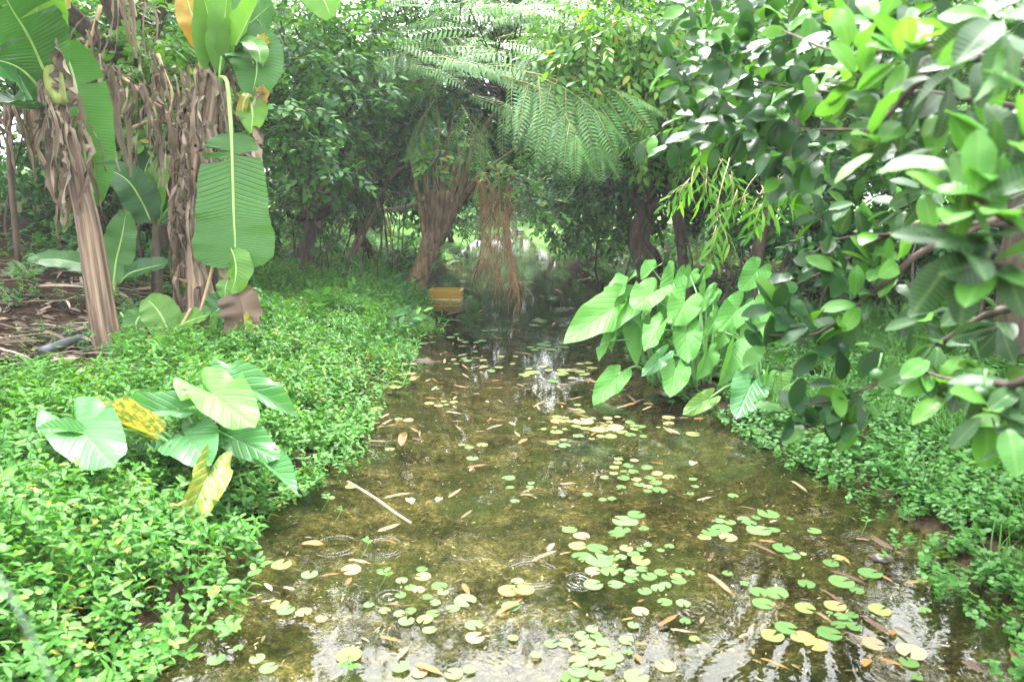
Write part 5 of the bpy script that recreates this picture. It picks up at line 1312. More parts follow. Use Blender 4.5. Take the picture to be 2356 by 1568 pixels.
def cover_left():
    N = 32000
    y = 1.2 + 11.5 * rng.random(N) ** 1.25
    xl, _ = edges(y)
    a = -.42 + 4.5 * rng.random(N) ** 1.1
    x = xl - a
    a = a + edge_j(x, y)
    z = ground_z(x, y)
    P = np.c_[x, y, np.maximum(z, 0) + (rng.random(N) ** 2 * .12 + .34 * np.clip(vnoise(x, y, .6, 41) - .35, 0, 1)) * np.clip(a * 1.1, 0, 1) - .01]
    px, py, d = projv(P)
    dirty = vnoise(x, y, .3, 8)
    ok = (d > .5) & (py > cover_line(px) - 10 + (dirty - .5) * 50) & ((a > .22) | (rng.random(N) < (a + .30) / .75 * (.35 + 1.2 * vnoise(x, y, .42, 51)))) & (px > -500)
    ok &= (vnoise(x, y, .4, 9) > .12)
    P = P[ok]
    acc = Acc()
    small = P[:, 1] > 4.5
    n = len(P); pick = rng.random(n)
    kind = vnoise(P[:, 0], P[:, 1], .8, 44) + (pick - .5) * .5
    m1 = kind < .62; m3 = (kind > .8); m2 = ~m1 & ~m3
    scatter(acc, SG, P[m1], (.7, 1.25), .45); scatter(acc, SG2, P[m2], (.6, 1.05), .5); scatter(acc, SGR, P[m3] + [0, 0, .06], (1.0, 1.7), .4)
    # small round leaves creeping over the water edge
    M = 5200; y = 2.0 + 9 * rng.random(M); xl, _ = edges(y); x = xl + .32 - .7 * rng.random(M) ** .8
    z = np.maximum(ground_z(x, y), 0)
    keep = vnoise(x, y, .4, 12) > .40 + .5 * np.clip(x - xl, 0, 1)
    scatter(acc, SGR, np.c_[x, y, z][keep], (.9, 1.3))
    o = obj('ground_cover', acc, [MT['cover'], MT['cover']], None, kind='stuff', label='low bright green leafy ground cover of the left bank')
cover_left()

def runners():                             # trailing stems that creep out over the water
    acc = Acc(); sg = SG2
    for q in ([(700, 1070), (760, 1010), (820, 950), (850, 915)], [(640, 1000), (700, 990), (760, 960)], [(560, 1180), (600, 1140), (700, 1120), (735, 1100)], [(930, 720), (990, 690), (1030, 700)], [(900, 800), (945, 770), (950, 740)], [(470, 1390), (540, 1350), (600, 1300)], [(480, 1440), (520, 1460), (540, 1440)], [(420, 1490), (470, 1420), (500, 1340)], [(700, 1040), (750, 1020), (770, 990)], [(1000, 690), (1030, 705), (1035, 690)]):
        P = smooth_path([gp(x, y, .05 + .06 * math.sin(i)) for i, (x, y) in enumerate(q)], 9)
        tube(P, [.004, .003], 4, 0, acc)
        for p in P[1:]:
            for s in (-1, 1):
                an = random.uniform(0, 6.28)
                acc.inst(L_COV, one(frames(np.array([math.cos(an), math.sin(an), .4]), np.array([0, -.3, 1.0]))), one(p), random.uniform(.7, 1.2))
    obj('trailing_weed', acc, [MT['cover'], MT['cover']], None, kind='stuff', label='trailing leafy runners creeping from the left bank over the water')
runners()

def cover_right():
    acc = Acc()
    N = 30000
    y = 1.6 + 7.5 * rng.random(N) ** 1.1
    _, xr = edges(y)
    a = -.28 + 3.4 * rng.random(N) ** 1.2
    x = xr + a
    a = a + edge_j(x, y)
    z = np.maximum(ground_z(x, y), 0)
    ok = ((a > .12) | (rng.random(N) < .5 * (a + .3) / .42)) & (vnoise(x, y, .35, 21) > .2)
    scatter(acc, SGR, np.c_[x, y, z][ok], (.8, 1.35))
    obj('round_leaf_weed', acc, [MT['pennywort'], MT['pennywort']], None, kind='stuff', label='carpet of small round leaves on the right bank')
    acc = Acc()
    N = 2600
    y = 1.6 + 7.5 * rng.random(N); _, xr = edges(y); a = .1 + 3.2 * rng.random(N); x = xr + a
    ok = vnoise(x, y, .5, 22) > .5
    x, y, a = x[ok], y[ok], a[ok]; n = len(x)
    z = np.maximum(ground_z(x, y), 0)
    bl = [leaf_tpl(.30, .009, 5, .3, dr, 'lance') for dr in (.15, .4, .7)]
    T = np.repeat(np.c_[x, y, z], 4, 0); m = len(T)
    D = norm(np.c_[rng.normal(0, .4, m), rng.normal(0, .4, m), np.ones(m)])
    k = rng.integers(3, size=m)
    Rr = frames(D, norm(rng.standard_normal((m, 3)) * [1, 1, .2]))
    for i, t in enumerate(bl): acc.inst(t, Rr[k == i], T[k == i], rng.uniform(.5, 1.1, (k == i).sum()))
    obj('grass', acc, [MT['grass']], None, kind='stuff', label='thin grass standing among the round leaves of the right bank')
cover_right()

def undergrowth():
    acc = Acc()
    N = 2600
    y = 7.5 + 12 * rng.random(N); xl, xr = edges(y)
    left = rng.random(N) < .6
    a = .1 + 5.5 * rng.random(N) ** 1.3
    x = np.where(left, xl - a, xr + a)
    z = ground_z(x, y)
    P = np.c_[x, y, z]
    px, py, d = projv(P)
    ok = ~(left & (px < 560) & (d < 8.3)) & (vnoise(x, y, .8, 31) > .3) & ~(~left & (a < .7) & (y < 20) & (rng.random(N) < .35))
    P = P[ok]; n = len(P)
    D = norm(rng.standard_normal((n, 3)) * [1, 1, .4] + [0, 0, .5])
    k = rng.integers(4, size=n)
    Rr = frames(D, np.tile([0, 0, 1.0], (n, 1)) + rng.standard_normal((n, 3)) * .3)
    for i, t in enumerate(SPR_EL): acc.inst(t, Rr[k == i], P[k == i], rng.uniform(.7, 1.2, (k == i).sum()))
    obj('undergrowth', acc, [MT['forest'], MT['bark']], None, kind='stuff', label='low shady undergrowth under the trees on both banks')
    # weeds on the bare slope at the left
    acc = Acc()
    P = np.array([on_ground(random.uniform(-50, 560), random.uniform(560, 830), .5) for _ in range(420)])
    keep = vnoise(P[:, 0], P[:, 1], .6, 33) > .5
    scatter(acc, SG, P[keep], (.8, 1.4))
    obj('slope_weeds', acc, [MT['forest'], MT['forest']], None, kind='stuff', label='scattered weeds on the bare dirt slope at the left')
undergrowth()

def litter():
    acc = Acc()
    strip = leaf_tpl(.34, .03, 5, .5, .2, 'lance'); flat = leaf_tpl(.14, .06, 4, .3, .3, 'ovate')
    P = np.array([on_ground(random.uniform(-120, 640), random.uniform(590, 930), .4) for _ in range(1300)]) + [0, 0, .015]
    n = len(P); a = rng.random(n) * 6.28
    Rr = frames(np.c_[np.cos(a), np.sin(a), rng.normal(0, .15, n)], np.tile([0, 0, 1.0], (n, 1)) + rng.standard_normal((n, 3)) * .35)
    k = rng.random(n) < .6
    acc.inst((strip[0], strip[1], strip[2]), Rr[k], P[k], rng.uniform(.5, 1.5, k.sum())); acc.inst((flat[0], flat[1], flat[2] + 1), Rr[~k], P[~k], rng.uniform(.5, 1.3, (~k).sum()))
    for _ in range(60):
        b = on_ground(random.uniform(-60, 600), random.uniform(620, 900), .4) + [0, 0, .02]
        tube(wob(b, b + np.array([random.gauss(0, .35), random.gauss(0, .25), random.uniform(0, .08)]), 4, .02), [.008, .004], 4, 1, acc)
    # dry leaves caught at the right bank and on the far bare bank
    for _ in range(260):
        y = random.uniform(3, 18); _, xr = edges(y); x = float(xr) + random.uniform(.05, 2.2)
        an = random.uniform(0, 6.28)
        acc.inst((flat[0], flat[1], flat[2]), frames(one([math.cos(an), math.sin(an), 0]), one(np.array([0, 0, 1.0]) + rng.normal(0, .3, 3))), one([x, y, max(float(ground_z(x, y)), 0) + .02]), random.uniform(.5, 1.0))
    obj('leaf_litter', acc, [MT['dead'], MT['dead_dark']], None, kind='stuff', label='dry straw and leaf litter on the bare banks')
litter()

# ferns
def fern_frond_mesh(name, pairs=15, L=.6):
    a = Acc(); t = np.linspace(0, 1, 7)
    tube(np.stack([0 * t, t * L, -.22 * L * t ** 2], -1), [.004, .0015], 3, 0, a)
    lf = leaf_tpl(1, .17, 3, .2, .25, 'lance')
    for k in range(pairs):
        u = (k + 1.2) / (pairs + 1); ln = .17 * L / .6 * math.sin(math.pi * (u * .82 + .12)) ** .9
        for s in (-1, 1):
            a.inst(lf, one(frames(np.array([s, .3, -.1]), np.array([0, 0, 1.0]))), one([0, u * L, -.22 * L * u * u]), ln)
    V, F, M, U = a.get()
    return mesh(name, V, F, None, [MT['frond']])
ffm = fern_frond_mesh('fern_frond')
def fern(px, py, n, size, label, dirs=None):
    b = on_ground(px, py, .2)
    root = empty('fern', b, label, 'fern', 'ferns on the banks')
    for k in range(n):
        if dirs: dv = np.array(dirs[k], float)
        else:
            an = k * 6.28 / n + random.uniform(0, .6); dv = np.array([math.cos(an), math.sin(an), random.uniform(.5, 1.1)])
        place('frond', ffm, frames(one(dv), one(np.array([0, -.3, 1.0]) + rng.normal(0, .1, 3)))[0], b, size * random.uniform(.8, 1.1), root)
fern(893, 640, 7, 1.15, 'pale fern standing between the ground cover and the leaning trunk', [(-.25, 0, 1), (.7, -.1, .35), (.5, -.4, .1), (-.6, -.3, .5), (.9, .2, .2), (.1, -.7, .2), (-.2, .4, .8)])
fern(300, 765, 6, .35, 'tiny fern on the dirt right of the leaning banana stem')
fern(285, 720, 5, .4, 'small fern half hidden behind the leaning banana stem')
fern(1440, 640, 7, .8, 'dark fern on the right bank above the leftmost taro leaf')
fern(1390, 645, 6, .7, 'fern on the bare right bank edge')
fern(60, 640, 6, .5, 'shaded fern on the slope at the far left')

# pipes, stalk, flowers
def gy(px, py, z): return gp(px, py, z)
p0 = on_ground(98, 822, .4); p1 = on_ground(218, 782, .4)
P = [p0 + [0, 0, .05], (p0 + p1) / 2 + [0, 0, .06], p1 + [0, 0, .04]]
o = obj('plastic_pipe', tube(smooth_path(P, 8), .036, 12, 0), [MT['pipe']]); tag(o, 'grey plastic pipe on the dirt left of the leaning banana stem', 'pipe')
p0 = on_ground(590, 632, .4); p1 = on_ground(700, 584, .5)
o = obj('plastic_pipe', tube(smooth_path([p0 + [0, 0, .10], (p0 + p1) / 2 + [0, 0, .12], p1 + [0, 0, .1]], 8), .036, 10, 0), [MT['pipe']]); tag(o, 'thin grey pipe running right behind the huge hanging leaf tip', 'pipe')
o = obj('grass_stalk', tube(smooth_path([pt(-60, 1240, .44), pt(0, 1330, .43), pt(60, 1440, .42), pt(130, 1590, .41), pt(190, 1750, .40)], 16), [.0006, .0010, .0010, .0008], 8, 0), [MT['pale_stalk']]); tag(o, 'pale blurred stalk leaning across the bottom left corner', 'stalk')

def flower_mesh(name, mat, n=8, r=.022):
    a = Acc(); lf = leaf_tpl(r, r * .62, 3, .1, .1, 'obov')
    for k in range(n):
        an = k * 6.283 / n; a.inst(lf, one(frames(np.array([math.cos(an), math.sin(an), .25]), np.array([0, 0, 1.0]))), one([0, 0, 0]), 1)
    V, F, M, U = a.get()
    V2, F2, _, _ = ball(np.array([0, 0, .003]), r * .25).get()
    return mesh(name, np.vstack([V, V2]), np.vstack([F, F2 + len(V)]), np.r_[np.zeros(len(F)), np.ones(len(F2))], [MT[mat], MT['petal']])
yf, wf = flower_mesh('yellow_flower', 'petal'), flower_mesh('white_flower', 'white_petal', 6, .016)
def flower(c, x, y, kind, label, s=1.0):
    px, py = cp(c, x, y)
    g = on_ground(px, py + 14, .3); d = (g - CAM) @ FWD
    p = pt(px, py, d - .1)
    o = place('yellow_flower' if kind else 'white_flower', yf if kind else wf, frames(one([1, .2, 0]), one([.1, -.7, .9]))[0], p, s * random.uniform(.9, 1.2))
    tag(o, label, 'flower', 'yellow flowers in the left ground cover' if kind else 'white flowers in the left ground cover')
for k, (c, x, y, lab) in enumerate([('ML', 1070, 880, 'yellow flower below the small bright banana sucker'), ('ML', 1270, 858, 'yellow flower at the foot of the shaggy banana stem'), ('ML', 1960, 1150, 'small yellow flower above the right white taro leaf'), ('BL', 315, 75, 'yellow flower at the far left in the near ground cover'),
                                    ('BL', 835, 93, 'yellow flower beneath the left pale taro leaf'), ('BL', 1490, 935, 'yellow flower at the water edge in the left foreground'), ('MC', 692, 374, 'yellow flower near the pale fern')]):
    flower(c, x, y, 1, lab, 1.3 if k > 2 else 1.5)
for c, x, y, lab in [('ML', 2060, 355, 'topmost white flower right of the hanging leaf tip'), ('ML', 2075, 445, 'second white flower down right of the hanging leaf tip'), ('ML', 2050, 548, 'third white flower down right of the hanging leaf tip'), ('ML', 1925, 625, 'white flower right of the brown dead leaf'), ('ML', 1890, 700, 'lowest white flower beside the brown dead leaf'),
                     ('MC', 315, 355, 'white flower highest in the middle of the left cover'), ('MC', 335, 447, 'white flower just below the highest middle one'), ('MC', 310, 550, 'white flower in the middle of the left cover'), ('MC', 640, 545, 'white flower nearest the leaning trunk')]:
    flower(c, x, y, 0, lab, 1.7)

# ------------------------------------------------------------------ lily pads
def pad_mesh(i, k):
    rs = np.random.default_rng(i * 7 + 3); n = 26; notch = .16 + .12 * rs.random()
    th = np.linspace(notch, 2 * np.pi - notch, n)
    V = [[0, 0, .0]]
    for r in (.5, 1.0):
        rr = r * (1 + (.035 * np.sin(th * 11 + i) * r if i % 2 else .015 * np.sin(th * 5 + i)))
        z = .03 * r * r * np.sin(th * 2 + i) + (.05 * r * r if i % 3 == 0 else .02) * np.cos(th * 3 + i)
        V += np.c_[rr * np.sin(th), rr * np.cos(th), np.maximum(z, -.01) + .02].tolist()
    F = [[0, 1 + j, 2 + j] for j in range(n - 1)]
    for j in range(n - 1): F += [[1 + j, 1 + n + j, 2 + n + j], [1 + j, 2 + n + j, 2 + j]]
    V = np.array(V); F = np.array(F)[:, ::-1]
    return mesh('lily_pad', V, F, None, [MT['pad_' + k]])
PADM = {}
PADS = {
 'BM': '825,14,60,y 935,24,65,o 820,40,60,y 895,60,75,g 797,73,70,y 1025,73,80,g 793,115,60,y 860,100,50,g 930,103,75,g 1095,116,80,o 1040,145,75,g 1175,140,80,y 730,142,65,p 860,147,90,g 950,157,75,o 1085,180,90,g 970,192,80,g 1032,207,70,o 845,210,70,g 1030,238,65,g 1115,232,105,g 1345,155,60,g 1360,205,55,p 1328,257,55,g 1625,270,75,g 60,147,95,g 70,212,60,g 218,182,50,p 208,210,55,g 105,308,65,p 610,262,70,p 715,297,60,p 780,290,65,g '
       '950,402,125,g 873,448,185,p 855,508,115,g 812,535,120,g 1003,500,75,g 485,507,110,g 567,550,120,o 540,620,130,y 678,637,150,g 565,690,135,g 690,722,200,p 645,795,110,o 762,797,130,g 880,637,95,o 985,645,70,g 1030,612,60,g 845,697,80,p 930,677,90,g 810,660,45,g 790,748,70,y 785,705,90,g 838,785,50,g 980,722,135,y 990,780,85,g 917,810,105,p 910,850,100,g 1040,832,110,g 1122,805,95,g 1180,622,70,g 1120,650,55,g 650,890,140,p 803,888,112,p 1010,935,100,g 1100,912,100,p 1150,893,90,p 1255,790,70,g 1320,808,75,g 1225,832,80,y 1245,863,105,g 1148,1010,105,g 1277,1020,105,p 1290,1143,80,g 978,1075,120,o 930,1170,85,p '
       '1870,398,150,g 1785,423,65,g 1700,438,95,p 1745,460,90,g 1547,415,45,g 1530,445,75,p 1605,457,80,g 1545,500,145,g 1467,525,125,g 1425,560,95,y 1590,560,130,o 1805,512,175,p 1905,508,95,g 1970,635,140,g 2040,690,110,g 1585,810,75,g 1708,880,65,g 1805,940,130,g 1928,948,160,g 1832,1022,150,g 2020,430,50,g '
       '120,865,90,p 60,930,150,r 165,925,150,r 75,1040,135,p 90,1258,75,y 640,1200,85,p 570,1245,105,p 670,1245,85,g 715,1287,100,p 610,1305,120,p 355,1300,100,p 455,1295,100,p 880,1275,105,p 895,1360,65,g 800,1395,125,p 725,1355,100,o 615,1365,125,p 547,1420,140,p 660,1435,75,o 750,1445,120,p 545,1490,150,p 665,1520,125,g 490,1535,140,g 255,1375,80,p 1355,1265,75,y 1155,1455,145,o 950,1530,180,p 1900,1245,160,y 1995,1190,155,g 2080,1260,110,o',
 'BR': '630,515,95,g 550,675,50,y 745,740,110,g 795,700,80,y 820,870,175,g 925,930,100,g 1020,810,165,g 575,885,120,g 565,1052,140,y 775,1037,150,o 735,1085,50,g 815,1110,95,g 890,1100,90,g 845,1140,105,g 795,1170,100,g 908,1180,110,g 735,1230,170,g 560,1255,145,o 1085,1065,155,y 1040,1300,150,t 1305,1355,200,t 1400,1065,85,g 640,1305,160,r 1345,1530,80,g 1290,1430,130,g',
 'BC': '705,205,85,y 565,285,55,y 220,750,145,y 415,818,118,p 705,785,140,o 205,1030,125,y 250,1067,125,p 375,1080,110,o 1200,782,80,g 1205,833,115,o 1057,860,85,p 1120,910,85,g 1050,963,80,g 1235,975,75,g 1320,900,115,g 1345,942,80,p 1175,925,90,o 1290,1015,80,p 940,1070,80,y 1040,1090,80,p 1120,1070,80,g 825,1030,75,p 1500,1000,160,p 1415,1055,100,p 1275,1090,100,g 1220,1130,120,y 1090,1143,115,p 1250,1205,100,p 1560,1170,130,p 1567,1257,135,o 1835,1258,75,y 690,1380,180,y 130,1470,130,p 50,1405,110,p 1050,1460,130,p 1420,1510,130,p 1180,1500,120,o 500,1130,80,o 1550,10,85,p 1530,1480,90,p',
 'BL': '1510,1410,130,p 1660,1330,75,g',
 'MM': '370,1085,80,g 225,1028,110,y 170,1045,80,y 430,1035,100,y 290,830,70,g 215,850,60,g 330,815,50,g 400,850,55,g 450,850,60,g 360,865,60,g 240,868,60,g 430,820,50,g 335,838,50,g 280,855,55,g 550,1300,90,y 540,1252,50,y 405,1365,110,r 395,1335,70,y 450,1340,60,y 580,1368,150,o 530,1400,70,y 485,1365,70,y 800,1410,130,o 690,1425,140,o 720,1395,50,y 765,1372,50,y 905,1372,70,g 980,1403,80,g 935,1420,60,y 850,1440,80,y 910,1460,80,g 1000,1470,55,g 545,1468,80,p 595,1415,80,y 640,1488,45,y 700,1470,60,y 770,1470,90,y 380,1408,40,y 395,1440,90,y 305,1420,45,y 450,1420,40,y 440,1495,50,y 370,1515,90,y 450,1535,90,p 860,1145,50,g 620,960,60,y 560,965,60,y 500,1065,60,y 640,995,80,y 440,1010,90,y 500,1010,80,y 550,1020,90,y 590,1040,80,y 340,1010,60,y 300,985,50,o 200,1000,50,y 150,1040,50,y 1175,1340,90,o 1175,1380,80,o 1345,1455,100,y 930,1395,50,y 1105,1408,35,y 620,850,40,g 480,680,40,g 750,1345,70,o 820,1335,45,y 640,1345,60,p',
 'MC': '1400,780,60,g 1440,760,50,g 1470,800,50,g 1500,815,50,g 1620,805,55,g 1580,815,50,g 1205,825,60,g 1275,815,40,g 1110,905,60,g 985,917,40,g 1000,945,45,y 1105,925,50,g 1085,945,45,y 1080,970,45,y 1135,965,50,y 1515,945,70,g 1490,930,50,g 1630,985,60,y 1680,1015,60,g 1735,990,60,y 1625,940,50,y 1040,1040,70,y 1010,1090,70,y 1120,1035,80,o 1130,1075,60,o 1150,1060,70,y 960,1120,120,y 1020,1130,80,y 930,1075,60,y 905,1045,50,g 1250,1240,70,y 1350,1227,45,y 1420,1232,60,y 1315,1257,65,o 1370,1250,40,p 710,1325,65,y 845,1345,75,o 880,1375,50,y 875,1305,60,y 1035,1350,60,p 1105,1358,80,o 880,1278,80,o 1525,1548,70,p 1620,1530,80,y 1475,1530,50,p 975,1560,70,y 1640,735,50,g 1690,730,40,g 1755,915,45,y 1850,915,40,y 1830,965,40,y 1570,880,40,g 1420,935,40,y 1380,1000,50,o 1300,1140,45,y 1440,965,45,g'}
ORD = 'first second third fourth fifth sixth seventh eighth ninth tenth eleventh twelfth thirteenth fourteenth fifteenth sixteenth seventeenth eighteenth nineteenth twentieth'.split()
TENS = ['', '', 'twenty', 'thirty', 'forty', 'fifty', 'sixty']
def ordinal(i):                            # i counts from zero
    if i < 20: return ORD[i]
    t, u = divmod(i + 1, 10)
    if u == 0: return {3: 'thirtieth', 4: 'fortieth', 5: 'fiftieth', 6: 'sixtieth'}.get(t, 'last')
    return TENS[t] + '-' + ORD[u - 1]
def zone(x, y):
    if y < 800 and x >= 1190: return 'the far patch left of the taro'
    if y < 835: return 'the far scatter below the yellow crate'
    if y < 905 and x >= 1180: return 'the drift beside the lowest taro leaf'
    if y < 880: return 'the upper drift along the left bank'
    if y < 960 and x < 1180: return 'the lower drift along the left bank'
    if y < 1018 and x >= 1180: return 'the crowded midstream raft below the taro' if x < 1500 else 'the group under the yellow taro leaf'
    if y < 1165 and x >= 1290 and x < 1600: return 'the second midstream raft'
    if y < 1200 and x < 1300: return 'the sparse midstream scatter' if x > 880 else 'the scatter by the floating twig'
    if y < 1330 and x >= 1590: return 'the raft near the right bank weeds'
    if x >= 1690: return 'the shaded near right raft'
    if y < 1310 and x >= 1230: return 'the upper half of the big foreground raft'
    if y < 1410 and x >= 1190: return 'the lower half of the big foreground raft'
    if x >= 1180: return 'the bottom edge raft'
    if x >= 820: return 'the raft on the bright sky reflection'
    return 'the near left bank scatter'
CW = {'g': 'green', 'p': 'pale', 'y': 'yellow-green', 'o': 'tan', 'r': 'orange', 't': 'withered'}
items = []
for c, s in PADS.items():
    for it in s.split():
        x, y, w_, k = it.split(','); px, py = cp(c, float(x), float(y))
        items.append((px, py, float(w_) * 1200 / 2091 * K4, k))
zi = {}
for it in items: zi.setdefault(zone(it[0], it[1]), []).append(it)
lev = 0
for z, lst in zi.items():
    lst.sort(key=lambda t: t[0])
    for i, (px, py, w_, k) in enumerate(lst):
        p = gp(px, py, .003 + .0022 * (lev % 5)); lev += 1
        d = (p - CAM) @ FWD
        r = w_ / FPX * d / 2 * .98
        mi = random.randrange(6)
        if (mi, k) not in PADM: PADM[(mi, k)] = pad_mesh(mi, k)
        a = random.uniform(0, 6.28)
        tl = np.array([random.gauss(0, .04), random.gauss(0, .04), 1.0])
        R = frames(one([math.sin(a), math.cos(a), 0]), one(tl))[0]
        o = place('lily_pad', PADM[(mi, k)], R, p, r)
        tag(o, '%s lily pad, %s from the left in %s' % (CW[k], ordinal(i), z), 'lily pad', 'lily pads floating on the stream')

# fallen leaves afloat
FLM = {}
def fl_mesh(i, k):
    L = leaf_tpl(1, [.16, .22, .30, .42][i], 6, [.3, .5, .2, .25][i], [.1, -.12, .06, .15][i], ['lance', 'lance', 'ovate', 'ellip'][i], wave=.06)
    return mesh('fallen_leaf', L[0], L[1], None, [MT['fl_' + k]])
FL = {'BC': '360,605,520,590,3,orange 885,520,1050,480,1,tan 905,1250,1060,1310,1,orange 1710,1100,1900,1015,1,orange 1510,75,1660,68,1,orange 1530,100,1560,65,2,straw 1380,285,1475,235,1,tan 1300,315,1335,265,3,straw 1125,330,1110,262,3,straw 1470,430,1560,380,1,tan 965,580,1015,612,1,orange 675,890,710,830,2,orange 75,1010,200,1005,1,straw 230,905,320,935,1,straw 100,880,155,920,3,straw 1960,730,2091,680,1,tan 1150,1440,1350,1500,2,orange 1030,1400,1110,1310,2,tan 1880,265,1980,270,1,tan 1900,250,1980,225,1,tan 1480,880,1530,955,2,orange 970,1020,1050,1042,1,orange 0,885,75,880,2,tan 930,290,1150,230,0,tan 680,715,850,735,2,tan 640,1500,560,1568,1,straw 500,830,640,800,0,orange',
      'BM': '1100,1180,1245,1115,1,orange 1190,1200,1350,1240,1,tan 1665,1260,1725,1220,2,straw 1370,305,1490,290,1,straw 330,655,380,590,2,straw 250,705,400,670,1,straw 415,680,500,655,2,tan 410,190,540,195,1,tan 1050,40,1150,55,1,orange 1330,60,1365,15,3,straw 1670,345,1800,360,0,tan 1465,710,1490,655,2,brown 1440,810,1640,950,0,tan 1730,595,1960,675,0,brown 1800,580,1930,605,1,orange 1880,455,1935,435,2,straw 1810,1400,2030,1465,0,orange 850,1135,940,1128,1,orange 940,1370,985,1420,3,orange 960,1010,1010,988,2,orange 1770,1530,1830,1568,1,straw 385,1245,480,1240,2,orange 940,1300,1040,1300,2,orange 490,1360,550,1365,3,orange 1400,1160,1420,1100,2,tan',
      'BR': '915,570,1025,572,0,tan 1025,560,1190,675,1,brown 1055,420,1170,455,1,tan 465,165,590,235,0,tan 735,790,1025,875,0,brown 1100,825,1180,880,1,orange 1260,875,1435,880,1,orange 1345,840,1435,945,1,tan 820,690,880,742,2,orange 665,915,850,1015,0,brown 645,1080,755,1170,1,tan 970,1120,1170,1230,2,brown 1190,1185,1320,1265,1,brown 1080,1400,1250,1470,1,orange 975,1460,1015,1385,3,orange 870,1235,960,1310,2,brown 1170,1240,1190,1190,3,orange 2000,1320,2110,1500,2,tan 1650,1420,1820,1490,3,brown',
      'MM': '330,738,400,758,1,tan 860,905,925,920,1,tan 260,668,295,668,2,orange 350,705,380,703,2,orange 85,725,125,725,2,orange 105,885,230,895,0,brown 1000,1245,1080,1240,3,tan 810,1275,900,1262,1,tan 1350,1350,1430,1340,2,orange 880,1180,960,1230,0,brown 930,1240,1040,1190,0,brown 600,1070,690,1100,2,tan 990,1290,1060,1270,1,tan 380,445,440,470,0,tan 270,490,320,500,0,tan 500,540,550,545,0,straw 440,585,480,590,0,straw 1250,1340,1320,1350,1,tan 310,1505,430,1515,1,orange',
      'MC': '1680,1085,1750,1085,1,orange 1575,665,1630,665,1,orange 1830,725,1865,725,2,orange 1555,1175,1610,1180,1,straw 840,1280,920,1278,2,orange 1120,1412,1175,1440,2,tan 880,1410,1060,1405,1,tan 820,1505,975,1525,1,tan 630,1475,710,1450,1,tan 760,1180,880,1125,2,tan 755,1460,800,1460,2,orange 1050,1540,1080,1400,0,tan 1225,1090,1265,1065,2,tan 945,1165,990,1180,1,orange 1840,885,1975,890,0,tan 1900,830,1930,830,2,tan 1370,625,1570,575,0,brown 910,1345,975,1320,1,straw'}
fitems = []
for c, s in FL.items():
    for it in s.split():
        q = it.split(','); a, b = cp(c, float(q[0]), float(q[1])), cp(c, float(q[2]), float(q[3]))
        fitems.append((a, b, int(q[4]), q[5]))
for _ in range(125):
    y = random.uniform(700, 1010); x = random.uniform(960, 1420) if y < 900 else random.uniform(830, 1560)
    g = gp(x, y); xl, xr = edges(g[1])
    if not (xl + .1 < g[0] < xr - .1): continue
    a = random.uniform(0, 6.28); L = random.uniform(.06, .16); h = gp(x, y) + np.array([math.cos(a) * L, math.sin(a) * L, 0])
    fitems.append(((x, y), proj(h)[:2], random.randrange(3), random.choice(['tan', 'orange', 'brown', 'straw', 'tan'])))
zi = {}
for it in fitems:
    mx_, my_ = (it[0][0] + it[1][0]) / 2, (it[0][1] + it[1][1]) / 2
    zi.setdefault(zone(mx_, my_), []).append((mx_, it))
for z, lst in zi.items():
    lst.sort(key=lambda t: t[0])
    for i, (mx_, (a, b, sh, k)) in enumerate(lst):
        A_, B_ = gp(*a, .012), gp(*b, .012)
        L = np.linalg.norm(B_ - A_)
        if (sh, k) not in FLM: FLM[(sh, k)] = fl_mesh(sh, k)
        R = frames(one(B_ - A_), one([random.gauss(0, .12), random.gauss(0, .12), 1]))[0]
        o = place('fallen_leaf', FLM[(sh, k)], R, A_, max(L, .04))
        tag(o, '%s fallen leaf, %s from left in %s' % (k, ordinal(i), z), 'leaf', 'fallen leaves floating on the stream')

# floating twig, sunken leaves, stones, seedlings
A_, B_ = gp(800, 1108, .01), gp(945, 1202, .012)
o = obj('floating_twig', tube(wob(A_, B_, 5, .004), [.010, .008, .007], 7, 0), [MT['culm']]); tag(o, 'long straw coloured twig lying across the shallow water at centre left', 'twig')
for (x, y, w_, lab) in [(968, 838, .5, 'brown sunken dead leaf by the left bank drift of pads'), (930, 790, .34, 'brown wet leaf at the left bank edge below the trailing shrubs')]:
    b = gp(x, y, -.01)
    bl, _ = blade([b + [-w_ / 2, 0, -.01], b + [0, .05, .015], b + [w_ / 2, .1, -.01]], .16, (0, -.2, 1), n=18, na=3, cup=.15, prof='point', ripple=.015, jag=.12)
    o = obj('sunken_leaf', bl, [MT['sunken']]); tag(o, lab, 'leaf')
def stone(px, py, r, label):
    c = gp(px, py, .0); V, F, _, _ = ball(np.zeros(3), 1.0).get()
    V = V * (1 + .18 * rng.standard_normal((len(V), 1))) * np.array([r, r * .7, r * .35])
    a = Acc(); a.add(V + c, F)
    o = obj('stone', a, [MT['stone']]); tag(o, label, 'stone')
stone(1550, 905, .13, 'wet brown stone beneath the middle taro leaves')
stone(1435, 865, .11, 'flat stone behind the lowest taro leaf')
stone(2030, 1285, .055, 'lumpy brown stone in the shaded near right raft')
stone(1180, 535, .5, 'pale wet stone at the far end of the stream')
def seedling(c, x, y, s, label):
    px, py = cp(c, x, y); b = gp(px, py, 0)
    root = empty('water_sprig', b, label, 'sprig', 'bright sprigs floating on the stream')
    a = Acc(); tube(smooth_path([b + [-.03, -.02, -.05], b + [0, 0, .0], b + [.01, 0, .03]], 5), [.002, .002], 4, 0, a); obj('stem', a, [MT['petiole']], root)
    a = Acc()
    for k in range(5):
        an = k * 2.4 + random.random(); a.inst(L_COV, one(frames(np.array([math.cos(an), math.sin(an), .35]), np.array([0, -.2, 1.0]))), one(b + np.array([0, 0, .012 + .006 * k])), s)
    obj('leaves', a, [MT['cover']], root)
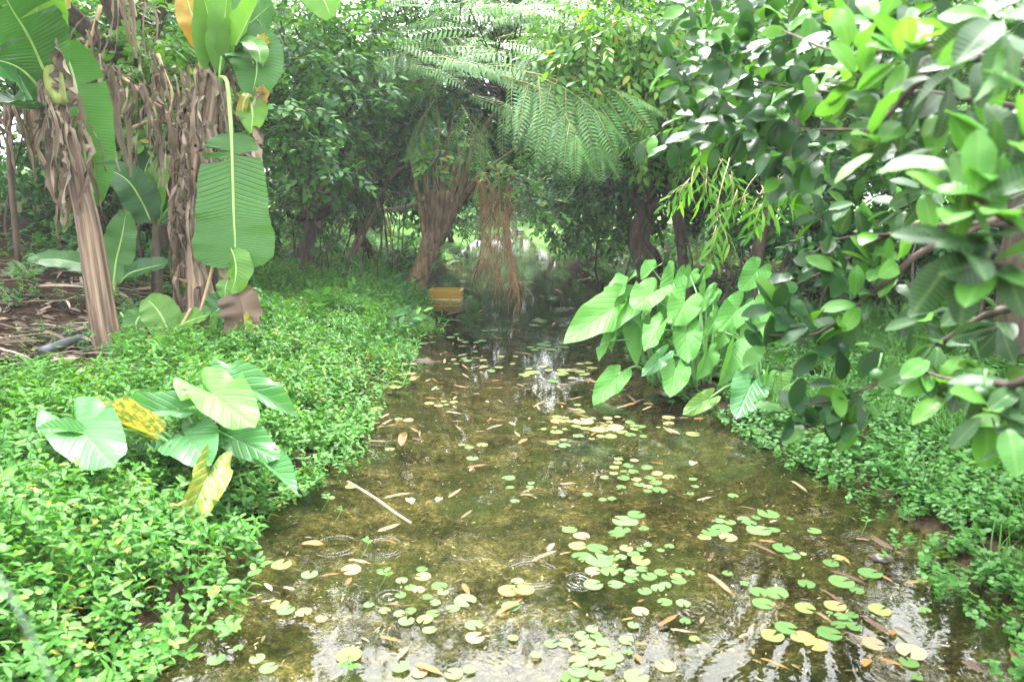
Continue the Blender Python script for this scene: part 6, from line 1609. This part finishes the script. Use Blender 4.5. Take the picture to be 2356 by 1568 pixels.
for c, x, y, s, lab in [('BC', 540, 310, .7, 'green sprig above the floating twig end'), ('BC', 820, 620, .7, 'green sprig right of the orange fallen leaf'), ('BC', 630, 390, .4, 'tiny sprig left of the floating twig'), ('BC', 940, 845, .8, 'bright sprig at the upper left of the bright reflection'), ('BC', 690, 1490, .9, 'bright sprig at the bottom left below the large yellow pad'), ('BL', 1570, 1200, 1.0, 'pale sprig rising by the near left bank'), ('BL', 1310, 1420, 1.1, 'sprig of round leaves at the bottom left water edge'), ('BL', 1830, 770, .9, 'pointed sprig left of the yellow pads'), ('MM', 1200, 1250, .8, 'sprig below the middle taro leaves'), ('BR', 1200, 640, .6, 'three leaved sprig in the shaded right water'), ('BR', 1120, 720, .6, 'second three leaved sprig in the shaded right water'), ('BR', 990, 470, .6, 'thin sprig reaching out from the right bank')]:
    seedling(c, x, y, s, lab)

def debris():                              # specks and sunken leaf bits
    acc = Acc(); N = 5200
    y = 1.9 + 10 * rng.random(N) ** 1.3; xl, xr = edges(y); x = xl + (xr - xl) * rng.random(N)
    sunk = rng.random(N) < .7
    z = np.where(sunk, ground_z(x, y) + .012, .002)
    a = rng.random(N) * 6.28
    R = frames(np.c_[np.cos(a), np.sin(a), np.zeros(N)], np.tile([0, 0, 1.0], (N, 1)) + rng.standard_normal((N, 3)) * .12)
    s = np.where(sunk, rng.uniform(.012, .05, N), rng.uniform(.004, .013, N))
    t1 = leaf_tpl(1, .3, 3, .3, .1, 'lance'); sunk_t = rng.random(N) < .5
    acc.inst(t1, R[~sunk], np.c_[x, y, z][~sunk], s[~sunk]); t2 = (t1[0], t1[1], t1[2] + 1)
    acc.inst(t2, R[sunk & sunk_t], np.c_[x, y, z][sunk & sunk_t], s[sunk & sunk_t]); acc.inst(t1, R[sunk & ~sunk_t], np.c_[x, y, z][sunk & ~sunk_t], s[sunk & ~sunk_t] * .6)
    obj('floating_debris', acc, [MT['dead'], MT['dead_dark']], None, kind='stuff', label='small leaf bits floating on and sunk in the stream')
debris()
